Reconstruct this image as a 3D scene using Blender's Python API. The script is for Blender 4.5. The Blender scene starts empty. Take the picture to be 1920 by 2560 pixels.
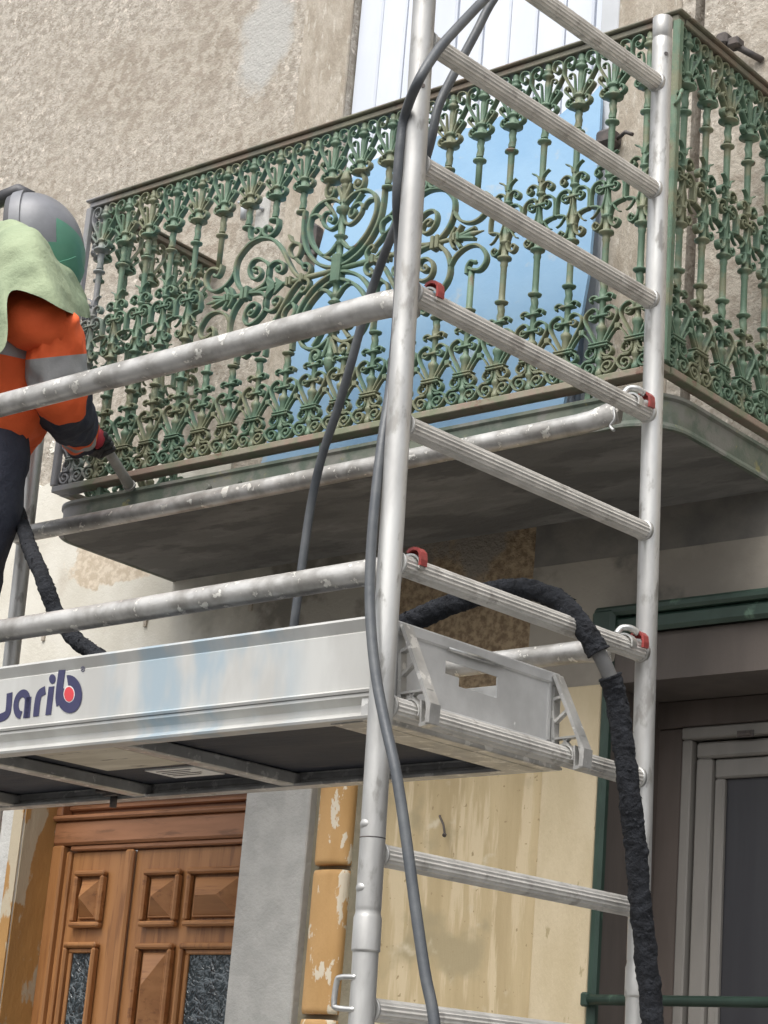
import bpy, math, random
from mathutils import Vector, Matrix, noise
random.seed(7)
SC = bpy.context.scene
COL = SC.collection
# ---------------------------------------------------------------- camera
RIGHT = Vector((0.77243855, 0.63011587, 0.07932641))
UP = Vector((0.13039287, -0.27959547, 0.95122241))
FWD = Vector((-0.62155964, 0.72441726, 0.29813294))
FPX = 5291.58
cam = bpy.data.cameras.new("camera")
cam.sensor_fit = 'VERTICAL'; cam.sensor_height = 24.0; cam.lens = FPX / 2560 * 24.0
cam.clip_start = 0.05; cam.clip_end = 500
co = bpy.data.objects.new("camera", cam); COL.objects.link(co)
m = Matrix.Identity(4)
for i in range(3):
    m[i][0] = RIGHT[i]; m[i][1] = UP[i]; m[i][2] = -FWD[i]
co.matrix_world = m
SC.camera = co
# ---------------------------------------------------------------- sky, sun, exposure
SUN_EL, SUN_AZ = math.radians(58), math.radians(172)     # azimuth: direction the light comes from, clockwise from +Y
wd = bpy.data.worlds.new("World"); SC.world = wd; wd.use_nodes = True
nt = wd.node_tree; bg = nt.nodes['Background']
sky = nt.nodes.new('ShaderNodeTexSky'); sky.sky_type = 'NISHITA'; sky.sun_disc = False
sky.sun_elevation = SUN_EL; sky.sun_rotation = SUN_AZ
sky.air_density = 1.0; sky.dust_density = 6.0; sky.ozone_density = 0.6
hs = nt.nodes.new('ShaderNodeHueSaturation'); hs.inputs['Saturation'].default_value = 0.22
nt.links.new(sky.outputs[0], hs.inputs['Color']); nt.links.new(hs.outputs[0], bg.inputs['Color'])
bg.inputs['Strength'].default_value = 0.15
sl = bpy.data.lights.new("sun", 'SUN'); sl.energy = 0.75; sl.angle = math.radians(35); sl.color = (1.0, 0.97, 0.92)
so = bpy.data.objects.new("sun", sl); COL.objects.link(so)
sd = Vector((math.sin(SUN_AZ) * math.cos(SUN_EL), math.cos(SUN_AZ) * math.cos(SUN_EL), math.sin(SUN_EL)))
so.rotation_euler = sd.to_track_quat('Z', 'Y').to_euler(); so.location = sd * 20
SC.view_settings.view_transform = 'Standard'; SC.view_settings.look = 'None'
SC.view_settings.gamma = 1.0; SC.view_settings.use_curve_mapping = False
SC.view_settings.exposure = 0.66

# ---------------------------------------------------------------- measuring helpers (surveyed from the photograph)
def ray(px, py):
    return RIGHT * ((px - 960) / FPX) + UP * (-(py - 1280) / FPX) + FWD
def at(px, py, Y=None, X=None, Z=None):
    v = ray(px, py)
    if Y is not None: return v * (Y / v.y)
    if X is not None: return v * (X / v.x)
    return v * (Z / v.z)
ST = Vector((-2.53062183, 2.97851997, 1.12374577))
SR = Matrix(((0.99986967, 0.01605894, -0.00165748), (-0.01609891, 0.9994819, -0.02787027), (0.00120906, 0.02789332, 0.99961017)))
SW = 0.8863
SM = Matrix.Translation(ST) @ SR.to_4x4()
def ats(px, py, y=None, x=None, z=None):
    """pixel -> point in the scaffold's own frame"""
    inv = SR.transposed(); o = inv @ (-ST); d = inv @ ray(px, py)
    if y is not None: k = (y - o.y) / d.y
    elif x is not None: k = (x - o.x) / d.x
    else: k = (z - o.z) / d.z
    return o + d * k

# ---------------------------------------------------------------- object helpers
class MB:
    def __init__(s): s.v = []; s.f = []; s.mi = []; s.sm = []
    def add(s, vs, fs, mi=0, smooth=True):
        n = len(s.v); s.v += [tuple(x) for x in vs]
        for f in fs: s.f.append(tuple(i + n for i in f)); s.mi.append(mi); s.sm.append(smooth)
        return s
    def box(s, a, b, mi=0, M=None, bev=0.0):
        x0, y0, z0 = a; x1, y1, z1 = b
        if bev <= 0:
            vs = [Vector(p) for p in ((x0,y0,z0),(x1,y0,z0),(x1,y1,z0),(x0,y1,z0),(x0,y0,z1),(x1,y0,z1),(x1,y1,z1),(x0,y1,z1))]
            fs = [(0,3,2,1),(4,5,6,7),(0,1,5,4),(1,2,6,5),(2,3,7,6),(3,0,4,7)]
        else:
            c = Vector(((x0+x1)/2, (y0+y1)/2, (z0+z1)/2)); h = Vector((abs(x1-x0)/2, abs(y1-y0)/2, abs(z1-z0)/2))
            b_ = min(bev, min(h) * .9); vs = []; idx = {}
            for sx in (-1,1):
                for sy in (-1,1):
                    for sz in (-1,1):
                        for ax in range(3):
                            p = Vector((sx*h.x, sy*h.y, sz*h.z)); sg = (sx,sy,sz)
                            for k in range(3):
                                if k != ax: p[k] -= sg[k]*b_
                            idx[(sx,sy,sz,ax)] = len(vs); vs.append(c + p)
            fs = []
            for ax in range(3):
                o1, o2 = [k for k in range(3) if k != ax]
                for sg in (-1,1):
                    q = []
                    for e1, e2 in ((-1,-1),(1,-1),(1,1),(-1,1)):
                        t = [0,0,0]; t[ax] = sg; t[o1] = e1; t[o2] = e2; q.append(idx[(*t, ax)])
                    if (sg > 0) == (ax == 1): q.reverse()
                    fs.append(tuple(q))
            for ax in range(3):      # edges running along ax
                o1, o2 = [k for k in range(3) if k != ax]
                for e1 in (-1,1):
                    for e2 in (-1,1):
                        q = []
                        for sg, a_ in ((-1,o1),(1,o1),(1,o2),(-1,o2)):
                            t = [0,0,0]; t[ax] = sg; t[o1] = e1; t[o2] = e2; q.append(idx[(*t, a_)])
                        fs.append(tuple(q))
            for sx in (-1,1):
                for sy in (-1,1):
                    for sz in (-1,1): fs.append(tuple(idx[(sx,sy,sz,a)] for a in range(3)))
        if M: vs = [M @ v for v in vs]
        return s.add(vs, fs, mi, False)
    def rings(s, R, closed=True, caps=True, mi=0, smooth=True, mis=None, loop=False):
        n = len(R[0]); b = len(s.v)
        for r in R: s.v += [tuple(p) for p in r]
        m_ = len(R)
        for i in range(m_ if loop else m_ - 1):
            for j in range(n if closed else n - 1):
                k = (j + 1) % n; i2 = (i + 1) % m_
                s.f.append((b+i*n+j, b+i*n+k, b+i2*n+k, b+i2*n+j)); s.mi.append(mis[i] if mis else mi); s.sm.append(smooth)
        if caps and closed and not loop:
            s.f.append(tuple(b + j for j in reversed(range(n)))); s.mi.append(mis[0] if mis else mi); s.sm.append(False)
            s.f.append(tuple(b + (len(R)-1)*n + j for j in range(n))); s.mi.append(mis[-1] if mis else mi); s.sm.append(False)
        return s
    def tube(s, path, r, seg=12, caps=True, mi=0, ribs=0, mis=None, wob=0.0, sc=30):
        P = [Vector(p) for p in path]; R = []; up = None
        for i, p in enumerate(P):
            t = (P[min(i+1, len(P)-1)] - P[max(i-1, 0)]).normalized()
            if up is None:
                up = Vector((0,0,1)) if abs(t.z) < .9 else Vector((0,1,0))
            a = (up - t * up.dot(t)).normalized(); up = a; b = t.cross(a)
            rr = r[i] if isinstance(r, (list, tuple)) else r
            ring = []
            for j in range(seg):
                th = 2*math.pi*j/seg; q = rr
                if ribs and j % 2: q *= ribs
                d = a*math.cos(th) + b*math.sin(th)
                if wob:
                    c = p + d*rr
                    q += wob*(noise.noise(c*sc) + .6*noise.noise(c*sc*2.7) + .5*abs(noise.noise(c*sc*.5)))
                ring.append(p + d*q)
            R.append(ring)
        return s.rings(R, caps=caps, mi=mi, smooth=not ribs, mis=mis)
    def lathe(s, prof, seg=12, org=(0,0,0), mi=0, twist=None):
        """profile of (z, r) about +Z; twist = (z0, z1, lobes depth, turns)"""
        o = Vector(org); R = []
        for z, r in prof:
            ring = []
            for j in range(seg):
                th = 2*math.pi*j/seg; q = r
                if twist and twist[0] <= z <= twist[1]:
                    q = r*(1 + twist[2]*math.cos(3*(th) + (z-twist[0])*twist[3]))
                ring.append(o + Vector((q*math.cos(th), q*math.sin(th), z)))
            R.append(ring)
        return s.rings(R, mi=mi)
    def ribbon(s, pts, w, d, y0=0.0, sx=1, taper=(1,1), sub=4, mi=0, w_end=None):
        """flat bar bent edgewise in the XZ plane: pts (x, z), half-width w, depth d behind y0"""
        P = spline([Vector((p[0]*sx, 0, p[1])) for p in pts], sub); R = []; n = len(P)
        for i, p in enumerate(P):
            t = (P[min(i+1, n-1)] - P[max(i-1, 0)]); t.y = 0
            if t.length < 1e-9: t = Vector((1,0,0))
            t.normalize(); nr = Vector((-t.z, 0, t.x)); u = i/(n-1)
            k = taper[0] + (taper[1]-taper[0])*u; ww = w*k; dd = d*(.6+.4*k)
            R.append([p + nr*a*ww + Vector((0, y0+b, 0)) for a, b in ((-1, dd), (-1, .0035), (-.55, 0), (.55, 0), (1, .0035), (1, dd))])
        return s.rings(R, mi=mi, smooth=False)
    def build(s, name, mats, parent=None, M=None, autosm=True):
        me = bpy.data.meshes.new(name); me.from_pydata(s.v, [], s.f); me.update()
        for p, mi_, sm_ in zip(me.polygons, s.mi, s.sm): p.material_index = mi_; p.use_smooth = sm_
        for mt in (mats if isinstance(mats, (list, tuple)) else [mats]): me.materials.append(mt)
        import bmesh
        bm = bmesh.new(); bm.from_mesh(me); bmesh.ops.recalc_face_normals(bm, faces=bm.faces); bm.to_mesh(me); bm.free()
        o = bpy.data.objects.new(name, me); COL.objects.link(o)
        if parent: o.parent = parent
        if M is not None: o.matrix_local = M
        return o
def spline(P, sub):
    if sub <= 1 or len(P) < 3: return P
    out = []; n = len(P)
    for i in range(n-1):
        p0 = P[max(i-1,0)]; p1 = P[i]; p2 = P[i+1]; p3 = P[min(i+2,n-1)]
        for k in range(sub):
            t = k/sub
            out.append(.5*((2*p1) + (p2-p0)*t + (2*p0-5*p1+4*p2-p3)*t*t + (3*p1-p0-3*p2+p3)*t*t*t))
    out.append(P[-1]); return out
def tag(o, label, cat, group=None, kind=None):
    if label: o['label'] = label
    if cat: o['category'] = cat
    if group: o['group'] = group
    if kind: o['kind'] = kind
    return o
def thing(name, label, cat, M=None, group=None):
    o = bpy.data.objects.new(name, None); COL.objects.link(o); o.empty_display_size = .1
    if M is not None: o.matrix_world = M
    return tag(o, label, cat, group)
def dup(src, parent=None):
    c = src.copy(); COL.objects.link(c)
    if parent: c.parent = parent
    for ch in [x for x in bpy.data.objects if x.parent == src]: dup(ch, c)
    return c

# ---------------------------------------------------------------- materials
def mat(name, c1, c2=None, scale=8, rough=.8, metal=0, bump=0, bscale=60, c3=None, s3=3, t3=(.55,.65), detail=8, contrast=(.35,.65), bump2=0, b2scale=8, stretch=(1,1,1), rvar=0, world=True, dist=.02):
    mt = bpy.data.materials.new(name); mt.use_nodes = True; n = mt.node_tree; N = n.nodes; L = n.links
    bs = N['Principled BSDF']; bs.inputs['Roughness'].default_value = rough; bs.inputs['Metallic'].default_value = metal
    if world: g = N.new('ShaderNodeNewGeometry').outputs['Position']
    else: g = N.new('ShaderNodeTexCoord').outputs['Object']
    mp = N.new('ShaderNodeMapping'); mp.inputs['Scale'].default_value = stretch; L.new(g, mp.inputs[0])
    def nz(sc, det=detail, ro=.55):
        x = N.new('ShaderNodeTexNoise'); x.inputs['Scale'].default_value = sc; x.inputs['Detail'].default_value = det; x.inputs['Roughness'].default_value = ro
        L.new(mp.outputs[0], x.inputs['Vector']); return x.outputs['Fac']
    def ramp(src, a, b):
        x = N.new('ShaderNodeMapRange'); x.interpolation_type = 'SMOOTHSTEP'; x.inputs[1].default_value = a; x.inputs[2].default_value = b; L.new(src, x.inputs[0]); return x.outputs[0]
    def mix(f, a, b):
        x = N.new('ShaderNodeMix'); x.data_type = 'RGBA'
        L.new(f, x.inputs[0])
        for k, v in ((6, a), (7, b)):
            if isinstance(v, tuple): x.inputs[k].default_value = (*v, 1)
            else: L.new(v, x.inputs[k])
        return x.outputs[2]
    col = None
    if c2:
        col = mix(ramp(nz(scale), *contrast), c1, c2)
        if c3: col = mix(ramp(nz(s3, 6, .6), *t3), col, c3)
        L.new(col, bs.inputs['Base Color'])
    else: bs.inputs['Base Color'].default_value = (*c1, 1)
    if rvar:
        x = N.new('ShaderNodeMapRange'); x.inputs[1].default_value = .3; x.inputs[2].default_value = .7; x.inputs[3].default_value = rough-rvar; x.inputs[4].default_value = rough+rvar
        L.new(nz(scale*2.3), x.inputs[0]); L.new(x.outputs[0], bs.inputs['Roughness'])
    if bump:
        b = N.new('ShaderNodeBump'); b.inputs['Strength'].default_value = bump; b.inputs['Distance'].default_value = dist
        L.new(nz(bscale, 6, .65), b.inputs['Height']); last = b
        if bump2:
            b2 = N.new('ShaderNodeBump'); b2.inputs['Strength'].default_value = bump2; b2.inputs['Distance'].default_value = .05
            L.new(nz(b2scale, 4), b2.inputs['Height']); L.new(b.outputs[0], b2.inputs['Normal']); last = b2
        L.new(last.outputs[0], bs.inputs['Normal'])
    mt['h'] = 1
    return mt, n, bs, col, nz, ramp, mix
def M_(*a, **k): return mat(*a, **k)[0]

# rough render, with a patch zone for the cream paint low on the left
def wall_mat():
    mt, n, bs, col, nz, ramp, mix = mat('rough_render', (.325,.288,.238), (.505,.462,.40), scale=34, rough=.95, bump=.5, bscale=95, bump2=.15, b2scale=12, contrast=(.36,.62), dist=.012)
    N = n.nodes; L = n.links
    # small dark pits
    vo = N.new('ShaderNodeTexVoronoi'); vo.inputs['Scale'].default_value = 60; g = N.new('ShaderNodeNewGeometry').outputs['Position']; L.new(g, vo.inputs['Vector'])
    col = mix(ramp(nz(75, 4, .7), .56, .70), col, (.20,.155,.115))
    col = mix(ramp(nz(38, 5, .7), .57, .66), col, (.68,.62,.54))
    col = mix(ramp(nz(1.7, 5, .6), .42, .64), col, mix(ramp(nz(30), .4, .6), (.33,.285,.23), (.455,.41,.345)))
    # cooler grey repair patch beside the window
    sp = N.new('ShaderNodeSeparateXYZ'); L.new(g, sp.inputs[0])
    def dist(x0, z0, sx, sz):
        a = N.new('ShaderNodeMath'); a.operation = 'SUBTRACT'; L.new(sp.outputs[0], a.inputs[0]); a.inputs[1].default_value = x0
        a2 = N.new('ShaderNodeMath'); a2.operation = 'MULTIPLY'; L.new(a.outputs[0], a2.inputs[0]); a2.inputs[1].default_value = 1/sx
        b = N.new('ShaderNodeMath'); b.operation = 'SUBTRACT'; L.new(sp.outputs[2], b.inputs[0]); b.inputs[1].default_value = z0
        b2 = N.new('ShaderNodeMath'); b2.operation = 'MULTIPLY'; L.new(b.outputs[0], b2.inputs[0]); b2.inputs[1].default_value = 1/sz
        c = N.new('ShaderNodeCombineXYZ'); L.new(a2.outputs[0], c.inputs[0]); L.new(b2.outputs[0], c.inputs[1])
        l = N.new('ShaderNodeVectorMath'); l.operation = 'LENGTH'; L.new(c.outputs[0], l.inputs[0])
        s_ = N.new('ShaderNodeMath'); s_.operation = 'ADD'; L.new(l.outputs['Value'], s_.inputs[0])
        q = N.new('ShaderNodeMath'); q.operation = 'MULTIPLY'; L.new(nz(9, 6, .65), q.inputs[0]); q.inputs[1].default_value = 1.6; L.new(q.outputs[0], s_.inputs[1])
        return s_.outputs[0]
    pm = N.new('ShaderNodeMapRange'); pm.inputs[1].default_value = 1.55; pm.inputs[2].default_value = 1.95; pm.inputs[3].default_value = .8; pm.inputs[4].default_value = 0
    L.new(dist(-4.69, 3.74, .13, .2), pm.inputs[0])
    col = mix(pm.outputs[0], col, (.47,.47,.45))
    L.new(col, bs.inputs['Base Color'])
    return mt
WALL = wall_mat()
def cream_mat():
    mt, n, bs, col, nz, ramp, mix = mat('cream_smooth_render', (.68,.655,.58), (.60,.57,.49), scale=5, rough=.9, bump=.35, bscale=70, c3=(.50,.45,.37), s3=3.1, t3=(.62,.74), dist=.006)
    N = n.nodes; L = n.links
    g = N.new('ShaderNodeNewGeometry').outputs['Position']; sp = N.new('ShaderNodeSeparateXYZ'); L.new(g, sp.inputs[0])
    def ax(o, c, s_):
        a = N.new('ShaderNodeMath'); a.operation = 'MULTIPLY_ADD'; L.new(o, a.inputs[0]); a.inputs[1].default_value = 1/s_; a.inputs[2].default_value = -c/s_; return a.outputs[0]
    c = N.new('ShaderNodeCombineXYZ'); L.new(ax(sp.outputs[0], -5.10, .26), c.inputs[0]); L.new(ax(sp.outputs[2], 1.90, .10), c.inputs[1])
    l = N.new('ShaderNodeVectorMath'); l.operation = 'LENGTH'; L.new(c.outputs[0], l.inputs[0])
    q = N.new('ShaderNodeMath'); q.operation = 'MULTIPLY_ADD'; L.new(nz(9, 6, .6), q.inputs[0]); q.inputs[1].default_value = 1.2; L.new(l.outputs['Value'], q.inputs[2])
    r = N.new('ShaderNodeMapRange'); r.inputs[1].default_value = 1.55; r.inputs[2].default_value = 1.62; r.inputs[3].default_value = .9; r.inputs[4].default_value = 0; L.new(q.outputs[0], r.inputs[0])
    col = mix(r.outputs[0], col, mix(ramp(nz(45), .4, .6), (.50,.41,.30), (.66,.57,.45)))
    # soot and damp spreading under the balcony
    q = N.new('ShaderNodeMath'); q.operation = 'MULTIPLY_ADD'; L.new(nz(6, 7, .6), q.inputs[0]); q.inputs[1].default_value = .8; L.new(sp.outputs[0], q.inputs[2])
    r = N.new('ShaderNodeMapRange'); r.inputs[1].default_value = -4.35; r.inputs[2].default_value = -3.95; L.new(q.outputs[0], r.inputs[0])
    col = mix(r.outputs[0], col, mix(ramp(nz(9), .42, .58), (.20,.185,.155), (.36,.335,.285)))
    L.new(col, bs.inputs['Base Color']); return mt
CREAM = cream_mat()
def yellow_mat():
    mt, n, bs, col, nz, ramp, mix = mat('yellowed_plaster', (.56,.45,.27), (.46,.36,.205), scale=2.6, rough=.85, bump=.3, bscale=40, c3=(.63,.52,.34), s3=3.2, t3=(.52,.60), stretch=(5,5,.5), dist=.006)
    N = n.nodes; L = n.links; g = N.new('ShaderNodeNewGeometry').outputs['Position']
    def n2(sc, d=6):
        x = N.new('ShaderNodeTexNoise'); x.inputs['Scale'].default_value = sc; x.inputs['Detail'].default_value = d; L.new(g, x.inputs['Vector']); return x.outputs['Fac']
    col = mix(ramp(n2(4.5), .54, .66), col, (.40,.33,.20)); col = mix(ramp(n2(60, 3), .68, .71), col, (.36,.27,.15)); col = mix(ramp(n2(11, 9), .62, .76), col, (.64,.57,.42))
    L.new(col, bs.inputs['Base Color']); return mt
YELLOW = yellow_mat()
YELLOW2 = M_('pale_pilaster_plaster', (.64,.54,.37), (.56,.465,.30), scale=6, rough=.85, bump=.4, bscale=60, c3=(.42,.34,.20), s3=14, t3=(.66,.7), stretch=(1.6,1.6,.6), dist=.006)
UNDER = M_('brown_pebble_render', (.20,.14,.085), (.42,.32,.20), scale=42, rough=.95, bump=.9, bscale=70, c3=(.26,.23,.19), s3=3, t3=(.5,.6), dist=.012)
GREYR = M_('smooth_grey_render', (.34,.31,.26), (.26,.235,.20), scale=4, rough=.9, bump=.3, bscale=60, c3=(.16,.15,.13), s3=3.2, t3=(.56,.68), dist=.006)
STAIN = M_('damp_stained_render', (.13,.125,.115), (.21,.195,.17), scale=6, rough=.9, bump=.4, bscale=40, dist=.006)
BAND = M_('window_band_render', (.47,.42,.35), (.37,.32,.255), scale=16, rough=.95, bump=.8, bscale=60, c3=(.56,.52,.45), s3=28, t3=(.58,.68), stretch=(1.4,1.4,.5), dist=.01)
STUCCO = M_('grey_stucco', (.50,.495,.47), (.43,.425,.405), scale=14, rough=.95, bump=.55, bscale=55, dist=.008)
OLIVE = M_('olive_plaster', (.23,.21,.15), (.30,.27,.20), scale=9, rough=.9, bump=.3, bscale=40)
ORANGE_P = M_('peeling_ochre_paint', (.62,.38,.165), (.51,.30,.115), scale=5, rough=.85, bump=.6, bscale=24, c3=(.76,.68,.54), s3=24, t3=(.575,.60), stretch=(1,1,.42), dist=.008)
ORANGE_R = M_('flaking_reveal_paint', (.40,.22,.07), (.33,.18,.06), scale=5, rough=.85, bump=.5, bscale=24, c3=(.42,.36,.26), s3=8, t3=(.52,.56), stretch=(1,1,.45), dist=.008)
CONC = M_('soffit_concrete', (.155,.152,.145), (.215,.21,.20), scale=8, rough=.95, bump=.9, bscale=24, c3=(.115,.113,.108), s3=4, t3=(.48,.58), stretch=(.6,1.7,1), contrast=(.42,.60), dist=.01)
SCONC = M_('slab_top_concrete', (.36,.34,.31), (.27,.25,.22), scale=9, rough=.95, bump=.4)
def iron_mat(name, base, base2, dirt, rust, rough=.55):
    mt, n, bs, col, nz, ramp, mix = mat(name, base, base2, scale=11, rough=rough, bump=.5, bscale=130, c3=dirt, s3=9, t3=(.47,.60), dist=.002)
    N = n.nodes; L = n.links
    col = mix(ramp(nz(19, 8, .7), .60, .68), col, rust)
    # bare blasted metal at the far left of the balcony
    g = N.new('ShaderNodeNewGeometry').outputs['Position']; sp = N.new('ShaderNodeSeparateXYZ'); L.new(g, sp.inputs[0])
    q = N.new('ShaderNodeMath'); q.operation = 'MULTIPLY_ADD'; L.new(nz(7), q.inputs[0]); q.inputs[1].default_value = .35; L.new(sp.outputs[0], q.inputs[2])
    r = N.new('ShaderNodeMapRange'); r.inputs[1].default_value = -4.62; r.inputs[2].default_value = -4.50; r.inputs[3].default_value = 1; r.inputs[4].default_value = 0; L.new(q.outputs[0], r.inputs[0])
    r2 = N.new('ShaderNodeMapRange'); r2.inputs[1].default_value = 4.09; r2.inputs[2].default_value = 4.11; r2.inputs[3].default_value = 1; r2.inputs[4].default_value = 0; L.new(sp.outputs[1], r2.inputs[0])
    mm = N.new('ShaderNodeMath'); mm.operation = 'MULTIPLY'; L.new(r.outputs[0], mm.inputs[0]); L.new(r2.outputs[0], mm.inputs[1])
    col = mix(mm.outputs[0], col, (.25,.25,.26))
    L.new(col, bs.inputs['Base Color']); return mt
IRON = iron_mat('weathered_green_iron', (.090,.158,.105), (.135,.21,.14), (.185,.195,.12), (.15,.11,.075))
RAIL_T = iron_mat('dirty_top_rail_iron', (.15,.145,.11), (.21,.205,.145), (.19,.15,.11), (.11,.08,.065), .6)
RAIL_B = iron_mat('rusty_bottom_rail_iron', (.27,.25,.19), (.29,.21,.165), (.20,.215,.14), (.19,.11,.08), .75)
FASC = iron_mat('green_edge_beam', (.085,.11,.085), (.14,.155,.12), (.17,.17,.15), (.22,.21,.10), .7)
ALU = M_('weathered_aluminium', (.58,.575,.555), (.42,.415,.40), scale=14, rough=.46, metal=.55, bump=.12, bscale=70, c3=(.72,.71,.68), s3=30, t3=(.56,.62), rvar=.12, dist=.003, stretch=(1,1,1))
ALU_V = M_('cloudy_aluminium', (.66,.66,.64), (.43,.425,.41), scale=7, rough=.46, metal=.6, bump=.25, bscale=50, c3=(.34,.33,.31), s3=30, t3=(.55,.67), rvar=.1, stretch=(1,1,.4), dist=.003)
ALU_R = M_('ribbed_aluminium', (.74,.72,.68), (.60,.585,.55), scale=18, rough=.48, metal=.3, bump=.1, bscale=80, c3=(.47,.45,.42), s3=17, t3=(.55,.66), dist=.002)
SPLAT = M_('splattered_aluminium', (.60,.59,.565), (.34,.325,.30), scale=15, rough=.42, metal=.55, bump=.35, bscale=40, c3=(.80,.78,.72), s3=30, t3=(.60,.63), rvar=.12, dist=.004)
def board_mat():
    mt, n, bs, col, nz, ramp, mix = mat('toe_board_aluminium', (.56,.56,.535), (.48,.475,.45), scale=7, rough=.5, metal=.25, bump=.12, bscale=60, world=False, dist=.003, stretch=(1.3,1,.5))
    N = n.nodes; L = n.links
    g = N.new('ShaderNodeTexCoord').outputs['Object']; sp = N.new('ShaderNodeSeparateXYZ'); L.new(g, sp.inputs[0])
    r = N.new('ShaderNodeMapRange'); r.interpolation_type = 'SMOOTHSTEP'; r.inputs[1].default_value = -.86; r.inputs[2].default_value = -.74; L.new(sp.outputs[0], r.inputs[0])
    r2 = N.new('ShaderNodeMapRange'); r2.interpolation_type = 'SMOOTHSTEP'; r2.inputs[1].default_value = -.20; r2.inputs[2].default_value = -.34; L.new(sp.outputs[0], r2.inputs[0])
    mm = N.new('ShaderNodeMath'); mm.operation = 'MULTIPLY'; L.new(r.outputs[0], mm.inputs[0]); L.new(r2.outputs[0], mm.inputs[1])
    m3 = N.new('ShaderNodeMath'); m3.operation = 'MULTIPLY'; L.new(ramp(nz(9, 3, .5), .40, .66), m3.inputs[0]); L.new(mm.outputs[0], m3.inputs[1])
    col = mix(m3.outputs[0], col, (.36,.44,.49)); L.new(col, bs.inputs['Base Color']); return mt
BOARD = board_mat()
RED = M_('red_plastic_clip', (.36,.06,.055), (.27,.05,.045), scale=60, rough=.45, bump=.1)
STEEL = M_('zinc_steel', (.62,.62,.60), (.46,.46,.45), scale=40, rough=.35, metal=.8)
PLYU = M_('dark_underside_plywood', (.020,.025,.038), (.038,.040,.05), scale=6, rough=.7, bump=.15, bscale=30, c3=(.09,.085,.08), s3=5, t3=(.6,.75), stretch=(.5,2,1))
HATCH = M_('weathered_hatch_panel', (.62,.57,.47), (.50,.45,.36), scale=8, rough=.8, c3=(.16,.14,.11), s3=9, t3=(.60,.68), stretch=(.6,3,1))
PAPER = M_('printed_label', (.78,.78,.76), (.72,.72,.70), scale=12, rough=.6)
NAVYINK = M_('navy_logo_print', (.030,.030,.085), (.04,.04,.10), scale=30, rough=.5)
REDINK = M_('red_logo_dot', (.62,.05,.06), (.55,.05,.06), scale=30, rough=.5)
WHITEINK = M_('white_logo_ring', (.7,.7,.68), None, rough=.5)
CABLE = M_('grey_cable_sheath', (.07,.078,.088), (.10,.108,.115), scale=20, rough=.42, bump=.1)
FOAM = M_('black_foam_wrap', (.011,.0125,.017), (.022,.025,.032), scale=40, rough=.95, bump=1.0, bscale=55, dist=.02)
HOSEG = M_('grey_hose_rubber', (.17,.17,.165), (.12,.12,.12), scale=20, rough=.6)
WHITE = M_('white_shutter_paint', (.70,.735,.80), (.63,.67,.74), scale=5, rough=.45, stretch=(1,1,.3), bump=.05, bscale=20)
WGREY = M_('shaded_frame_paint', (.56,.58,.61), (.50,.52,.54), scale=6, rough=.5)
BLUE = mat('pale_blue_sheet', (.245,.40,.575), (.285,.44,.60), scale=4, rough=.9, bump=.12, bscale=9, c3=(.36,.45,.53), s3=9, t3=(.60,.70), dist=.02)[0]
BLUE.node_tree.nodes['Principled BSDF'].inputs['Specular IOR Level'].default_value = .08
def wood_mat(name, a, b, c, st):
    return M_(name, a, b, scale=9, rough=.42, c3=c, s3=16, t3=(.52,.68), stretch=st, bump=.08, bscale=20, dist=.003)
WOOD = wood_mat('varnished_oak_upright', (.37,.175,.066), (.30,.135,.048), (.22,.095,.036), (3,3,.22))
WOODH = wood_mat('varnished_oak_crosswise', (.36,.17,.066), (.29,.13,.048), (.215,.092,.036), (.3,3,3))
WOODR = wood_mat('reddish_stained_oak', (.34,.155,.075), (.27,.12,.055), (.20,.09,.042), (.4,3,3))
def glass_mat():
    mt, n, bs, col, nz, ramp, mix = mat('hammered_dark_glass', (.022,.03,.036), (.045,.06,.068), scale=10, rough=.15)
    N = n.nodes; L = n.links
    g = N.new('ShaderNodeNewGeometry').outputs['Position']
    ns = N.new('ShaderNodeTexNoise'); ns.inputs['Scale'].default_value = 22; L.new(g, ns.inputs['Vector'])
    ad = N.new('ShaderNodeVectorMath'); ad.operation = 'MULTIPLY_ADD'; L.new(ns.outputs['Color'], ad.inputs[0]); ad.inputs[1].default_value = (.07,.07,.07); L.new(g, ad.inputs[2])
    vo = N.new('ShaderNodeTexVoronoi'); vo.feature = 'DISTANCE_TO_EDGE'; vo.inputs['Scale'].default_value = 42; L.new(ad.outputs[0], vo.inputs['Vector'])
    mr = N.new('ShaderNodeMapRange'); mr.inputs[1].default_value = .0; mr.inputs[2].default_value = .12; mr.inputs[3].default_value = 1; mr.inputs[4].default_value = 0; L.new(vo.outputs['Distance'], mr.inputs[0])
    mu = N.new('ShaderNodeMath'); mu.operation = 'MULTIPLY'; L.new(mr.outputs[0], mu.inputs[0]); L.new(ramp(nz(30), .40, .62), mu.inputs[1])
    L.new(mix(mu.outputs[0], col, (.17,.20,.22)), bs.inputs['Base Color'])
    b = N.new('ShaderNodeBump'); b.inputs['Strength'].default_value = 1; b.inputs['Distance'].default_value = .01; L.new(vo.outputs['Distance'], b.inputs['Height']); L.new(b.outputs[0], bs.inputs['Normal'])
    return mt
GLASSD = glass_mat()
BROWN = M_('brown_boarding', (.10,.085,.075), (.125,.105,.092), scale=5, rough=.7, stretch=(2,2,.4), bump=.1)
BROWNR = M_('reddish_brown_boarding', (.115,.092,.08), (.09,.072,.062), scale=5, rough=.7, stretch=(2,2,.4))
TAUPE = M_('taupe_window_frame', (.235,.22,.20), (.20,.188,.172), scale=6, rough=.6, stretch=(2,2,.4))
SCREEN = M_('dark_insect_screen', (.028,.028,.033), (.04,.04,.045), scale=4, rough=.5, stretch=(3,3,.2))
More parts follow.
